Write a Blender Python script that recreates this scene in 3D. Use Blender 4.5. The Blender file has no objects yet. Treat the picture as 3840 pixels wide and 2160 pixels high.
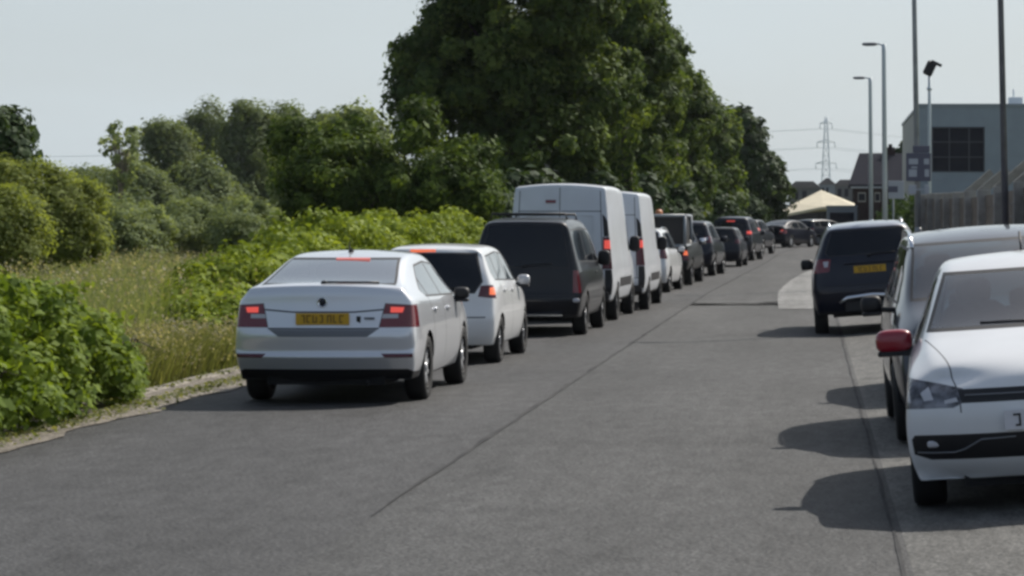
import bpy, bmesh, math, random
import numpy as np
from mathutils import Vector, Matrix
R = math.radians
PI = math.pi
random.seed(7)
rng = np.random.default_rng(11)
scene = bpy.context.scene
C = scene.collection

# ------------------------------------------------------------------ camera, sky, sun, exposure
cam_d = bpy.data.cameras.new('camera')
cam = bpy.data.objects.new('camera', cam_d)
C.objects.link(cam)
cam.location = (0, 0, 1.7)
cam.rotation_euler = (R(90), 0, 0)
cam_d.sensor_width = 36
cam_d.lens = 91.9
cam_d.shift_x = -0.2939
cam_d.shift_y = -0.0561
cam_d.clip_start = 0.3
cam_d.clip_end = 4000
scene.camera = cam
scene.cycles.filter_width = 3.0
scene.cycles.max_bounces = 6
scene.cycles.transparent_max_bounces = 12
scene.cycles.volume_bounces = 0
scene.view_settings.view_transform = 'Standard'
scene.view_settings.look = 'None'
scene.view_settings.exposure = 0.15
scene.view_settings.gamma = 1.0

SUN_DIR = Vector((0.65, 0.80, 1.02)).normalized()      # towards the sun
el = math.asin(SUN_DIR.z)
az = math.atan2(SUN_DIR.x, SUN_DIR.y)
world = bpy.data.worlds.new('World')
scene.world = world
world.use_nodes = True
wn, wl = world.node_tree.nodes, world.node_tree.links
wn.clear()
sky = wn.new('ShaderNodeTexSky')
sky.sky_type = 'NISHITA'
sky.sun_disc = False
sky.sun_elevation = el
sky.sun_rotation = az
sky.air_density = 1.0
sky.dust_density = 3.0
sky.ozone_density = 1.0
# thin, nearly even high cloud over the blue
hs = wn.new('ShaderNodeHueSaturation')
hs.inputs['Saturation'].default_value = 1.0
wl.new(sky.outputs[0], hs.inputs['Color'])
tcw = wn.new('ShaderNodeTexCoord')
nz = wn.new('ShaderNodeTexNoise')
nz.inputs['Scale'].default_value = 3.5
nz.inputs['Detail'].default_value = 4
mpw = wn.new('ShaderNodeMapping')
mpw.inputs['Scale'].default_value = (1, 1, 3.5)
wl.new(tcw.outputs['Generated'], mpw.inputs[0])
wl.new(mpw.outputs[0], nz.inputs['Vector'])
mixw = wn.new('ShaderNodeMix')
mixw.data_type = 'RGBA'
def wmath(op, a, c, clamp=False):
    k = wn.new('ShaderNodeMath'); k.operation = op; k.use_clamp = clamp
    for i, v in enumerate((a, c)):
        if isinstance(v, (int, float)): k.inputs[i].default_value = v
        else: wl.new(v, k.inputs[i])
    return k.outputs[0]
sp = wn.new('ShaderNodeSeparateXYZ')
wl.new(tcw.outputs['Generated'], sp.inputs[0])
rmp = wn.new('ShaderNodeMapRange')          # elevation: cloud thins out overhead
rmp.inputs[1].default_value = 0.0
rmp.inputs[2].default_value = 0.75
rmp.inputs[3].default_value = 0.95
rmp.inputs[4].default_value = 0.25
wl.new(sp.outputs[2], rmp.inputs[0])
nf = wn.new('ShaderNodeMapRange')
nf.inputs[1].default_value = 0.3
nf.inputs[2].default_value = 0.75
nf.inputs[3].default_value = 0.74
nf.inputs[4].default_value = 1.0
wl.new(nz.outputs[0], nf.inputs[0])
wl.new(wmath('MULTIPLY', rmp.outputs[0], nf.outputs[0], True), mixw.inputs[0])
wl.new(hs.outputs[0], mixw.inputs[6])
toward = wmath('ADD', wmath('MULTIPLY', sp.outputs[0], SUN_DIR.x), wmath('MULTIPLY', sp.outputs[1], SUN_DIR.y))
br = wn.new('ShaderNodeMapRange')
br.inputs[1].default_value = -0.75
br.inputs[2].default_value = 0.45
br.inputs[3].default_value = 0.34
br.inputs[4].default_value = 1.0
br.interpolation_type = 'SMOOTHSTEP'
wl.new(toward, br.inputs[0])
cc = wn.new('ShaderNodeMix')
cc.data_type = 'RGBA'
cc.inputs[6].default_value = (1.5, 2.1, 3.5, 1)
cc.inputs[7].default_value = (7.0, 7.9, 8.45, 1)
wl.new(br.outputs[0], cc.inputs[0])
wl.new(cc.outputs[2], mixw.inputs[7])
bg = wn.new('ShaderNodeBackground')
bg.inputs['Strength'].default_value = 0.085
wl.new(mixw.outputs[2], bg.inputs['Color'])
wo = wn.new('ShaderNodeOutputWorld')
wl.new(bg.outputs[0], wo.inputs[0])

sd = bpy.data.lights.new('sun', 'SUN')
sd.energy = 4.7
sd.angle = R(0.6)
sd.color = (1.0, 0.95, 0.87)
sun = bpy.data.objects.new('sun', sd)
C.objects.link(sun)
sun.rotation_euler = (-SUN_DIR).to_track_quat('-Z', 'Y').to_euler()
sun.location = (20, 30, 60)

# ------------------------------------------------------------------ materials
def mat(name, col, rough=0.6, metal=0.0, coat=0.0, emit=None, es=0.0, spec=0.5, vary=0.0, vscale=8.0, bump=0.0, bscale=60.0, col2=None):
    m = bpy.data.materials.new(name)
    m.use_nodes = True
    n, l = m.node_tree.nodes, m.node_tree.links
    p = n['Principled BSDF']
    p.inputs['Base Color'].default_value = (*col, 1)
    p.inputs['Roughness'].default_value = rough
    p.inputs['Metallic'].default_value = metal
    p.inputs['Specular IOR Level'].default_value = spec
    p.inputs['Coat Weight'].default_value = coat
    p.inputs['Coat Roughness'].default_value = 0.04
    if emit:
        p.inputs['Emission Color'].default_value = (*emit, 1)
        p.inputs['Emission Strength'].default_value = es
    if vary > 0 or col2:
        tc = n.new('ShaderNodeTexCoord')
        t = n.new('ShaderNodeTexNoise')
        t.inputs['Scale'].default_value = vscale
        t.inputs['Detail'].default_value = 6
        l.new(tc.outputs['Object'], t.inputs['Vector'])
        mx = n.new('ShaderNodeMix')
        mx.data_type = 'RGBA'
        mr = n.new('ShaderNodeMapRange')
        mr.inputs[1].default_value = 0.35
        mr.inputs[2].default_value = 0.65
        l.new(t.outputs[0], mr.inputs[0])
        l.new(mr.outputs[0], mx.inputs[0])
        c2 = col2 if col2 else tuple(c * (1 - vary) for c in col)
        mx.inputs[6].default_value = (*col, 1)
        mx.inputs[7].default_value = (*c2, 1)
        l.new(mx.outputs[2], p.inputs['Base Color'])
    if bump > 0:
        tc = n.new('ShaderNodeTexCoord')
        t = n.new('ShaderNodeTexNoise')
        t.inputs['Scale'].default_value = bscale
        t.inputs['Detail'].default_value = 5
        l.new(tc.outputs['Object'], t.inputs['Vector'])
        b = n.new('ShaderNodeBump')
        b.inputs['Strength'].default_value = bump
        b.inputs['Distance'].default_value = 0.02
        l.new(t.outputs[0], b.inputs['Height'])
        l.new(b.outputs[0], p.inputs['Normal'])
    return m

def glass_mat(name, tint, ior=1.7, base=0.08):
    m = bpy.data.materials.new(name)
    m.use_nodes = True
    n, l = m.node_tree.nodes, m.node_tree.links
    n.clear()
    o = n.new('ShaderNodeOutputMaterial')
    tr = n.new('ShaderNodeBsdfTransparent')
    tr.inputs[0].default_value = (*tint, 1)
    gl = n.new('ShaderNodeBsdfGlossy')
    gl.inputs['Roughness'].default_value = 0.03
    fr = n.new('ShaderNodeFresnel')
    fr.inputs['IOR'].default_value = ior
    ad = n.new('ShaderNodeMath')
    ad.operation = 'ADD'
    ad.inputs[1].default_value = base
    ad.use_clamp = True
    mx = n.new('ShaderNodeMixShader')
    l.new(fr.outputs[0], ad.inputs[0])
    l.new(ad.outputs[0], mx.inputs[0])
    l.new(tr.outputs[0], mx.inputs[1])
    l.new(gl.outputs[0], mx.inputs[2])
    l.new(mx.outputs[0], o.inputs[0])
    return m

def leaf_mat(name, c1, c2, c3, trans=0.35):
    m = bpy.data.materials.new(name)
    m.use_nodes = True
    n, l = m.node_tree.nodes, m.node_tree.links
    n.clear()
    o = n.new('ShaderNodeOutputMaterial')
    at = n.new('ShaderNodeAttribute')
    at.attribute_name = 'tone'
    cr = n.new('ShaderNodeValToRGB')
    cr.color_ramp.elements[0].color = (*c1, 1)
    cr.color_ramp.elements[1].color = (*c3, 1)
    e = cr.color_ramp.elements.new(0.5)
    e.color = (*c2, 1)
    l.new(at.outputs['Fac'], cr.inputs[0])
    df = n.new('ShaderNodeBsdfPrincipled')
    df.inputs['Roughness'].default_value = 0.62
    df.inputs['Specular IOR Level'].default_value = 0.09
    tl = n.new('ShaderNodeBsdfTranslucent')
    l.new(cr.outputs[0], df.inputs['Base Color'])
    hs = n.new('ShaderNodeMix')
    hs.data_type = 'RGBA'
    hs.blend_type = 'MULTIPLY'
    hs.inputs[0].default_value = 1.0
    hs.inputs[7].default_value = (1.3, 1.25, 0.5, 1)
    l.new(cr.outputs[0], hs.inputs[6])
    l.new(hs.outputs[2], tl.inputs[0])
    mx = n.new('ShaderNodeMixShader')
    mx.inputs[0].default_value = trans
    l.new(df.outputs[0], mx.inputs[1])
    l.new(tl.outputs[0], mx.inputs[2])
    l.new(mx.outputs[0], o.inputs[0])
    return m

M = {}
M['white'] = mat('white paint', (0.74, 0.75, 0.76), 0.32, coat=0.8, vary=0.06, vscale=3)
M['silver_white'] = mat('pale silver white paint', (0.74, 0.76, 0.80), 0.28, metal=0.35, coat=1.0)
M['vanwhite'] = mat('van white paint', (0.66, 0.69, 0.73), 0.4, coat=0.5, vary=0.1, vscale=2.5)
M['silver'] = mat('pale roof sky reflection', (0.30, 0.33, 0.38), 0.3, metal=0.5, coat=1.0)  # only on the SUV roof, as its painted sky reflection
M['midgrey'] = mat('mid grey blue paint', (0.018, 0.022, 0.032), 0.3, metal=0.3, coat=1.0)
M['black'] = mat('black paint', (0.005, 0.006, 0.010), 0.35, coat=0.55, spec=0.2)
M['navy'] = mat('dark blue paint', (0.007, 0.009, 0.020), 0.35, coat=0.6, spec=0.2)
M['darkgrey'] = mat('dark grey paint', (0.010, 0.011, 0.020), 0.35, coat=0.4, spec=0.2)
M['darkgreen'] = mat('dark grey green paint', (0.010, 0.012, 0.014), 0.45, coat=0.2, spec=0.2)
M['trim'] = mat('black plastic trim', (0.012, 0.012, 0.014), 0.55)
M['greytrim'] = mat('grey shade band and sticker mark', (0.16, 0.17, 0.19), 0.45)  # not a trim part: painted tailgate shade, also the sticker mark
M['gap'] = mat('panel gap', (0.025, 0.026, 0.03), 0.8)
M['under'] = mat('underbody black', (0.006, 0.006, 0.007), 0.85)
M['tyre'] = mat('tyre rubber', (0.012, 0.012, 0.013), 0.75, bump=0.2, bscale=90)
M['rim'] = mat('alloy rim', (0.55, 0.56, 0.58), 0.35, metal=0.3)
M['hubcap'] = mat('grey hubcap', (0.22, 0.23, 0.25), 0.4, metal=0.5)
M['chrome'] = mat('chrome', (0.75, 0.77, 0.8), 0.12, metal=1.0)
M['glass'] = glass_mat('clear car glass', (0.36, 0.48, 0.52), 1.7, 0.14)
M['paleglass'] = glass_mat('pale reflecting car glass', (0.66, 0.74, 0.74), 2.4, 0.42)
M['dark_glass'] = mat('tinted glass', (0.006, 0.008, 0.012), 0.07, spec=0.4)
M['red_lens'] = mat('red lamp lens', (0.16, 0.004, 0.012), 0.18, coat=0.8)
M['dark_red'] = mat('dark red lens', (0.085, 0.006, 0.015), 0.22, coat=0.6)
M['red_lit'] = mat('lit brake lamp', (0.5, 0.02, 0.02), 0.3, emit=(1.0, 0.13, 0.10), es=0.55)
M['pink_lit'] = mat('lit high brake lamp', (0.5, 0.1, 0.08), 0.3, emit=(1.0, 0.32, 0.28), es=0.40)
M['orange_lit'] = mat('lit amber red lamp', (0.5, 0.1, 0.03), 0.3, emit=(1.0, 0.20, 0.09), es=0.7)
M['clear_lens'] = mat('grey clear lens', (0.50, 0.50, 0.53), 0.2, coat=0.8)
M['head_lens'] = glass_mat('headlamp cover', (0.75, 0.77, 0.8), 1.5, 0.04)
M['head_dark'] = mat('headlamp housing', (0.26, 0.26, 0.28), 0.25, metal=0.6, vary=0.8, vscale=16)
M['yellow'] = mat('yellow number plate', (0.62, 0.36, 0.015), 0.4)
M['whiteplate'] = mat('white number plate', (0.62, 0.62, 0.66), 0.4)
M['ink'] = mat('plate characters', (0.16, 0.085, 0.01), 0.5)
M['seat'] = mat('grey seat cloth', (0.035, 0.038, 0.042), 0.85, vary=0.3, vscale=20)
M['dash'] = mat('dashboard plastic', (0.05, 0.055, 0.06), 0.7)
M['lining'] = mat('pale headlining', (0.30, 0.31, 0.31), 0.85)
M['redcap'] = mat('red mirror paint', (0.30, 0.008, 0.022), 0.3, coat=0.8)
M['steel'] = mat('galvanised steel', (0.32, 0.34, 0.36), 0.45, metal=0.0, vary=0.25, vscale=3)
M['polegrey'] = mat('dark grey painted steel', (0.17, 0.17, 0.20), 0.5, vary=0.25, vscale=4)
M['palepole'] = mat('pale galvanised steel', (0.62, 0.68, 0.72), 0.5, metal=0.0)
M['concrete'] = mat('weathered concrete', (0.34, 0.32, 0.29), 0.85, vary=0.3, vscale=5, bump=0.4)
M['fenceboard'] = mat('brown grey fence board', (0.20, 0.16, 0.125), 0.85, vary=0.4, vscale=3, bump=0.5, bscale=20)
M['cladding'] = mat('blue grey cladding', (0.28, 0.325, 0.365), 0.55, vary=0.08, vscale=1.5)
M['claddingside'] = mat('pale grey render', (0.36, 0.36, 0.34), 0.7, vary=0.1, vscale=1.5)
M['winframe'] = mat('dark window frame', (0.06, 0.065, 0.08), 0.5)
M['pane'] = mat('dark window pane', (0.008, 0.010, 0.020), 0.25, spec=0.15)
M['brick'] = mat('dark brown brick', (0.04, 0.028, 0.03), 0.95, spec=0.05, vary=0.4, vscale=12, bump=0.4)
M['rooftile'] = mat('dark slate roof', (0.030, 0.031, 0.042), 0.9, spec=0.05, vary=0.25, vscale=10, bump=0.5)
M['cream'] = mat('cream canopy fabric', (0.62, 0.56, 0.42), 0.8, vary=0.15, vscale=1.2)
M['box'] = mat('blue grey sheet metal', (0.26, 0.29, 0.32), 0.5)
M['signface'] = mat('dull purple grey sign', (0.10, 0.10, 0.14), 0.5)
M['signwhite'] = mat('white sign face', (0.42, 0.44, 0.48), 0.5)
M['amber'] = mat('amber beacon', (0.5, 0.16, 0.03), 0.3, coat=0.5)
M['farbuild'] = mat('distant grey building', (0.16, 0.16, 0.165), 0.8, vary=0.3, vscale=0.2)
M['farroof'] = mat('distant roof', (0.17, 0.15, 0.15), 0.8)
M['wire'] = mat('overhead wire', (0.60, 0.65, 0.68), 0.5)
M['pylon'] = mat('haze paled pylon steel', (0.70, 0.76, 0.80), 0.5)  # paled so the colour itself carries the distance haze
M['bark'] = mat('bark', (0.085, 0.07, 0.05), 0.9, vary=0.5, vscale=6, bump=0.8, bscale=12)
M['deadbark'] = mat('pale bare twigs', (0.20, 0.17, 0.14), 0.9)
M['kerb'] = mat('worn kerb stone', (0.27, 0.245, 0.21), 0.9, vary=0.45, vscale=3, bump=0.5, bscale=30)
M['leafbig'] = leaf_mat('sycamore leaves', (0.04, 0.064, 0.022), (0.07, 0.11, 0.03), (0.17, 0.22, 0.06), 0.42)
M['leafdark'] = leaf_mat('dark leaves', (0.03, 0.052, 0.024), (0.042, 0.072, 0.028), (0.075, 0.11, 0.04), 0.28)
M['leafhaw'] = leaf_mat('hawthorn leaves', (0.035, 0.058, 0.014), (0.065, 0.105, 0.022), (0.17, 0.23, 0.05), 0.36)
M['leafwillow'] = leaf_mat('willow leaves', (0.13, 0.165, 0.045), (0.2, 0.24, 0.07), (0.28, 0.32, 0.11), 0.52)
M['leafscrub'] = leaf_mat('grey green scrub leaves', (0.15, 0.19, 0.09), (0.21, 0.26, 0.13), (0.29, 0.34, 0.19), 0.45)
M['leaffar'] = leaf_mat('far wood leaves', (0.1, 0.135, 0.06), (0.14, 0.18, 0.08), (0.2, 0.24, 0.11), 0.42)
M['leafhedge'] = leaf_mat('yellow green hedge leaves', (0.1, 0.145, 0.02), (0.2, 0.26, 0.04), (0.32, 0.38, 0.07), 0.3)
M['leafbramble'] = leaf_mat('bramble leaves', (0.065, 0.11, 0.018), (0.135, 0.195, 0.028), (0.25, 0.32, 0.06), 0.42)
M['grassblade'] = leaf_mat('grass blades', (0.13, 0.165, 0.075), (0.19, 0.225, 0.11), (0.27, 0.29, 0.17), 0.45)
M['grassdry'] = leaf_mat('verge grass blades', (0.09, 0.115, 0.045), (0.14, 0.16, 0.065), (0.23, 0.225, 0.12), 0.45)
M['seedhead'] = leaf_mat('pale seed heads', (0.25, 0.23, 0.15), (0.34, 0.31, 0.22), (0.45, 0.42, 0.33), 0.35)

# ------------------------------------------------------------------ ground shape and road line
ZT = [(-60, 0), (55, 0), (67, .12), (73, .18), (82, .30), (95, .38), (108, .46), (120, .60), (143, .80), (160, .92), (200, 1.2), (400, 2.0), (1500, 3.0)]
CT = [(-60, 0), (55, 0), (67, .2), (81, .7), (95, 1.1), (108, 1.35), (120, 1.6), (141, 2.6), (160, 4.6), (180, 9), (200, 16), (260, 60)]
def lerp(T, y):
    if y <= T[0][0]: return T[0][1]
    for (a, va), (b, vb) in zip(T, T[1:]):
        if y <= b: return va + (vb - va) * (y - a) / (b - a)
    return T[-1][1]
def zg(x, y):
    return lerp(ZT, y) + max(0.0, min(x, 3.4) - 0.45) * 0.073 * (1 if y < 120 else max(0, 1 - (y - 120) / 40))
def bend(y): return lerp(CT, y)
def px(u, d): return (u - 2045.0) / 6576.0 * d      # lateral metres of a sight line at distance d
def pz(v, d): return 1.7 + (580.0 - v) / 6576.0 * d

# ------------------------------------------------------------------ mesh helpers
def tag(o, label=None, cat=None, group=None, kind=None):
    if label: o['label'] = label
    if cat: o['category'] = cat
    if group: o['group'] = group
    if kind: o['kind'] = kind
    return o
def empty(name, loc, rot=(0, 0, 0)):
    o = bpy.data.objects.new(name, None)
    o.empty_display_size = 0.3
    C.objects.link(o)
    o.location = loc
    o.rotation_euler = rot
    return o
def link_mesh(name, me, mats, parent=None):
    for m in mats: me.materials.append(m)
    o = bpy.data.objects.new(name, me)
    C.objects.link(o)
    if parent is not None: o.parent = parent
    return o

class MB:
    def __init__(s): s.v, s.f, s.m, s.sm = [], [], [], []
    def add(s, vs, fs, mi=0, smooth=False, T=None):
        b = len(s.v)
        for p in vs:
            p = Vector(p)
            s.v.append(T @ p if T else p)
        for f in fs:
            s.f.append([b + i for i in f]); s.m.append(mi); s.sm.append(smooth)
        return s
    def box(s, x0, x1, y0, y1, z0, z1, mi=0, T=None, ch=0.0):
        if ch > 0:
            # chamfered box: eight corners cut by three-vertex corners
            vs = []
            for X, sx in ((x0, 1), (x1, -1)):
                for Y, sy in ((y0, 1), (y1, -1)):
                    for Z, sz in ((z0, 1), (z1, -1)):
                        vs += [(X, Y + sy * ch, Z + sz * ch), (X + sx * ch, Y, Z + sz * ch), (X + sx * ch, Y + sy * ch, Z)]
            bm = bmesh.new()
            for p in vs: bm.verts.new(p)
            bmesh.ops.convex_hull(bm, input=bm.verts)
            bm.verts.index_update()
            s.add([v.co.copy() for v in bm.verts], [[v.index for v in f.verts] for f in bm.faces], mi, False, T)
            bm.free()
            return s
        vs = [(x0, y0, z0), (x1, y0, z0), (x1, y1, z0), (x0, y1, z0), (x0, y0, z1), (x1, y0, z1), (x1, y1, z1), (x0, y1, z1)]
        fs = [(3, 2, 1, 0), (4, 5, 6, 7), (0, 1, 5, 4), (1, 2, 6, 5), (2, 3, 7, 6), (3, 0, 4, 7)]
        return s.add(vs, fs, mi, False, T)
    def tube(s, pts, r, n=8, mi=0, cap=True, T=None):
        pts = [Vector(p) for p in pts]
        rs = r if isinstance(r, (list, tuple)) else [r] * len(pts)
        vs, fs = [], []
        for i, p in enumerate(pts):
            d = (pts[min(i + 1, len(pts) - 1)] - pts[max(i - 1, 0)]).normalized()
            a = d.orthogonal().normalized() if i == 0 else (a - d * a.dot(d)).normalized()
            b = d.cross(a)
            for k in range(n):
                t = 2 * PI * k / n
                vs.append(p + (a * math.cos(t) + b * math.sin(t)) * rs[i])
        for i in range(len(pts) - 1):
            for k in range(n):
                k2 = (k + 1) % n
                fs.append((i * n + k, i * n + k2, (i + 1) * n + k2, (i + 1) * n + k))
        if cap:
            fs.append(list(range(n))[::-1]); fs.append([(len(pts) - 1) * n + k for k in range(n)])
        return s.add(vs, fs, mi, True, T)
    def lathe(s, prof, c, n=28, mi=0, T=None):      # prof: (x offset along axis x, radius)
        vs, fs = [], []
        for (a, r) in prof:
            for k in range(n):
                t = 2 * PI * k / n
                vs.append((c[0] + a, c[1] + r * math.cos(t), c[2] + r * math.sin(t)))
        for i in range(len(prof) - 1):
            for k in range(n):
                k2 = (k + 1) % n
                fs.append((i * n + k, i * n + k2, (i + 1) * n + k2, (i + 1) * n + k))
        return s.add(vs, fs, mi, True, T)
    def prism(s, poly, axis, a, b, mi=0, T=None):
        n = len(poly)
        def P(p, t):
            return {'x': (t, p[0], p[1]), 'y': (p[0], t, p[1]), 'z': (p[0], p[1], t)}[axis]
        vs = [P(p, a) for p in poly] + [P(p, b) for p in poly]
        fs = [list(range(n))[::-1], list(range(n, 2 * n))] + [(i, (i + 1) % n, n + (i + 1) % n, n + i) for i in range(n)]
        return s.add(vs, fs, mi, False, T)
    def sq(s, c, r, e=0.6, n=14, mi=0, T=None):      # rounded lump (superellipsoid)
        def g(t): return math.copysign(abs(t) ** e, t)
        vs, fs = [], []
        for i in range(n + 1):
            a = -PI / 2 + PI * i / n
            for k in range(2 * n):
                b = PI * k / n
                vs.append((c[0] + r[0] * g(math.cos(a)) * g(math.cos(b)), c[1] + r[1] * g(math.cos(a)) * g(math.sin(b)), c[2] + r[2] * g(math.sin(a))))
        for i in range(n):
            for k in range(2 * n):
                k2 = (k + 1) % (2 * n)
                fs.append((i * 2 * n + k, i * 2 * n + k2, (i + 1) * 2 * n + k2, (i + 1) * 2 * n + k))
        return s.add(vs, fs, mi, True, T)
    def build(s, name, mats, parent=None):
        if not isinstance(mats, (list, tuple)): mats = [mats]
        me = bpy.data.meshes.new(name)
        me.from_pydata([tuple(v) for v in s.v], [], s.f)
        bm = bmesh.new(); bm.from_mesh(me)
        bmesh.ops.recalc_face_normals(bm, faces=bm.faces)
        bm.to_mesh(me); bm.free()
        me.polygons.foreach_set('material_index', s.m)
        me.polygons.foreach_set('use_smooth', s.sm)
        return link_mesh(name, me, mats, parent)

def sheet(name, xs_of_y, ys, nx, z_off, m):
    """a strip following the ground: xs_of_y(y) -> (x0, x1)"""
    vs, fs = [], []
    for y in ys:
        a, b = xs_of_y(y)
        for i in range(nx + 1):
            x = a + (b - a) * i / nx
            vs.append((x, y, zg(x - bend(y), y) + z_off))
    for j in range(len(ys) - 1):
        for i in range(nx):
            k = j * (nx + 1) + i
            fs.append((k, k + 1, k + nx + 2, k + nx + 1))
    me = bpy.data.meshes.new(name)
    me.from_pydata(vs, [], fs)
    for p in me.polygons: p.use_smooth = True
    return link_mesh(name, me, [m])

# ------------------------------------------------------------------ ground, road
def ground_mat():
    m = bpy.data.materials.new('rough grass ground')
    m.use_nodes = True
    n, l = m.node_tree.nodes, m.node_tree.links
    p = n['Principled BSDF']
    p.inputs['Roughness'].default_value = 0.95
    tc = n.new('ShaderNodeTexCoord')
    t = n.new('ShaderNodeTexNoise'); t.inputs['Scale'].default_value = 0.7; t.inputs['Detail'].default_value = 9
    l.new(tc.outputs['Object'], t.inputs['Vector'])
    cr = n.new('ShaderNodeValToRGB')
    cr.color_ramp.elements[0].position = 0.32; cr.color_ramp.elements[0].color = (0.07, 0.085, 0.035, 1)
    cr.color_ramp.elements[1].position = 0.68; cr.color_ramp.elements[1].color = (0.10, 0.11, 0.05, 1)
    l.new(t.outputs[0], cr.inputs[0]); l.new(cr.outputs[0], p.inputs['Base Color'])
    return m

def asphalt_mat(name, base, lo, hi, crack=True):
    m = bpy.data.materials.new(name)
    m.use_nodes = True
    n, l = m.node_tree.nodes, m.node_tree.links
    p = n['Principled BSDF']
    p.inputs['Roughness'].default_value = 0.74
    p.inputs['Specular IOR Level'].default_value = 0.32
    tc = n.new('ShaderNodeTexCoord')
    def noise(scale, detail, stretch=None, rough=0.55):
        t = n.new('ShaderNodeTexNoise')
        t.inputs['Scale'].default_value = scale; t.inputs['Detail'].default_value = detail
        t.inputs['Roughness'].default_value = rough
        if stretch:
            mp = n.new('ShaderNodeMapping'); mp.inputs['Scale'].default_value = stretch
            l.new(tc.outputs['Object'], mp.inputs[0]); l.new(mp.outputs[0], t.inputs['Vector'])
        else:
            l.new(tc.outputs['Object'], t.inputs['Vector'])
        return t
    def rng_(src, a, b, c, d):
        r = n.new('ShaderNodeMapRange')
        for i, v in enumerate((a, b, c, d)): r.inputs[i + 1].default_value = v
        l.new(src, r.inputs[0]); return r.outputs[0]
    def mul(a, b):
        k = n.new('ShaderNodeMath'); k.operation = 'MULTIPLY'
        l.new(a, k.inputs[0]); l.new(b, k.inputs[1]); return k.outputs[0]
    fine = rng_(noise(40, 3, None, 0.8).outputs[0], 0.3, 0.7, 0.15, 2.1)
    chips = rng_(noise(7, 5, (1, 0.30, 1), 0.8).outputs[0], 0.3, 0.7, 0.58, 1.55)
    patch = rng_(noise(0.5, 5, (1, 0.30, 1)).outputs[0], 0.3, 0.7, lo, hi)
    wheel = rng_(noise(1.1, 3, (1, 0.03, 1)).outputs[0], 0.3, 0.7, 0.82, 1.16)
    blot = rng_(noise(1.6, 2, (1, 0.45, 1)).outputs[0], 0.60, 0.66, 1.0, 0.80)
    v = mul(mul(mul(fine, chips), mul(patch, wheel)), blot)
    if crack:
        vo = n.new('ShaderNodeTexVoronoi'); vo.feature = 'DISTANCE_TO_EDGE'; vo.inputs['Scale'].default_value = 0.33
        wob = noise(1.3, 5)
        mx = n.new('ShaderNodeMix'); mx.data_type = 'RGBA'; mx.inputs[0].default_value = 0.16
        l.new(tc.outputs['Object'], mx.inputs[6]); l.new(wob.outputs[1], mx.inputs[7])
        l.new(mx.outputs[2], vo.inputs['Vector'])
        ck = rng_(vo.outputs['Distance'], 0.0, 0.006, 0.90, 1.0)
        v = mul(v, ck)
    cb = n.new('ShaderNodeMix'); cb.data_type = 'RGBA'; cb.blend_type = 'MULTIPLY'; cb.inputs[0].default_value = 1
    cb.inputs[6].default_value = (*base, 1)
    co = n.new('ShaderNodeCombineColor')
    for i in range(3): l.new(v, co.inputs[i])
    l.new(co.outputs[0], cb.inputs[7]); l.new(cb.outputs[2], p.inputs['Base Color'])
    b = n.new('ShaderNodeBump'); b.inputs['Strength'].default_value = 0.9; b.inputs['Distance'].default_value = 0.02
    l.new(noise(26, 4).outputs[0], b.inputs['Height']); l.new(b.outputs[0], p.inputs['Normal'])
    return m

M['ground'] = ground_mat()
M['asphalt'] = asphalt_mat('worn asphalt', (0.038, 0.038, 0.039), 0.78, 1.22)
M['asphalt2'] = asphalt_mat('older grey asphalt', (0.042, 0.042, 0.042), 0.76, 1.24)
M['seam'] = mat('tar seam', (0.034, 0.034, 0.036), 0.9, spec=0.15, col2=(0.060, 0.060, 0.060), vscale=1.6)
M['strip'] = asphalt_mat('pale parking strip', (0.080, 0.079, 0.075), 0.8, 1.2)
M['worn'] = asphalt_mat('pale worn concrete', (0.16, 0.16, 0.156), 0.8, 1.15)
M['verge'] = asphalt_mat('sandy gritty edge', (0.17, 0.15, 0.125), 0.75, 1.25, crack=False)

YS = [-15, -5, 0, 5, 8, 10, 12, 14, 16, 18, 20, 22, 24, 26, 28, 30, 33, 36, 40, 44, 48, 52, 55, 58, 61, 64, 67, 70, 73, 76, 79, 82, 86, 90, 95, 100, 104, 108, 112, 116, 120, 125, 130, 136, 141, 146, 152, 160, 166, 172, 180, 190, 200]
def gx(y): return (-400 + bend(y), 400 + bend(y))
# the ground: one sheet to the horizon
vs, fs = [], []
GX = [-900, -300, -120, -60, -30, -15, -7, 0.45, 1.5, 3, 5, 12, 30, 80, 300, 900]
GY = YS + [260, 400, 700, 1100, 1500]
for y in GY:
    for x in GX:
        vs.append((x + (bend(y) if abs(x) < 10 else 0), y, zg(x, y) - 0.03))
w_ = len(GX)
for j in range(len(GY) - 1):
    for i in range(w_ - 1):
        k = j * w_ + i
        fs.append((k, k + 1, k + w_ + 1, k + w_))
me = bpy.data.meshes.new('ground'); me.from_pydata(vs, [], fs)
tag(link_mesh('ground', me, [M['ground']]), kind='structure')

def wob(y, s=0.0, a=0.05): return a * (math.sin(y * 1.7 + s) + 0.6 * math.sin(y * 4.1 + s * 2))
YF = [y for y in np.arange(-6, 60, 0.5)] + YS[23:]
tag(sheet('road', lambda y: (-6.32 + bend(y), 0.50 + bend(y)), YS, 8, 0.0, M['asphalt']), kind='structure')
tag(sheet('right_lane_surface', lambda y: (-2.55 + bend(y) * 0.9 - 0.004 * y, 0.42 + bend(y)), YF, 4, 0.004, M['asphalt2']), kind='structure')
tag(sheet('parking_strip', lambda y: (0.50 + bend(y), 3.4 + bend(y)), YS, 4, 0.0, M['strip']), kind='structure')
def seam_x(y): return -2.57 + bend(y) * 0.9 - 0.004 * y
def seam_w(y): return (0.004 + 0.014 * min(1, max(0, (y - 15.5) / 5))) * (1 + 0.45 * math.sin(y * 2.7) * math.sin(y * 0.9 + 1)) * (1 + y / 120)
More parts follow.
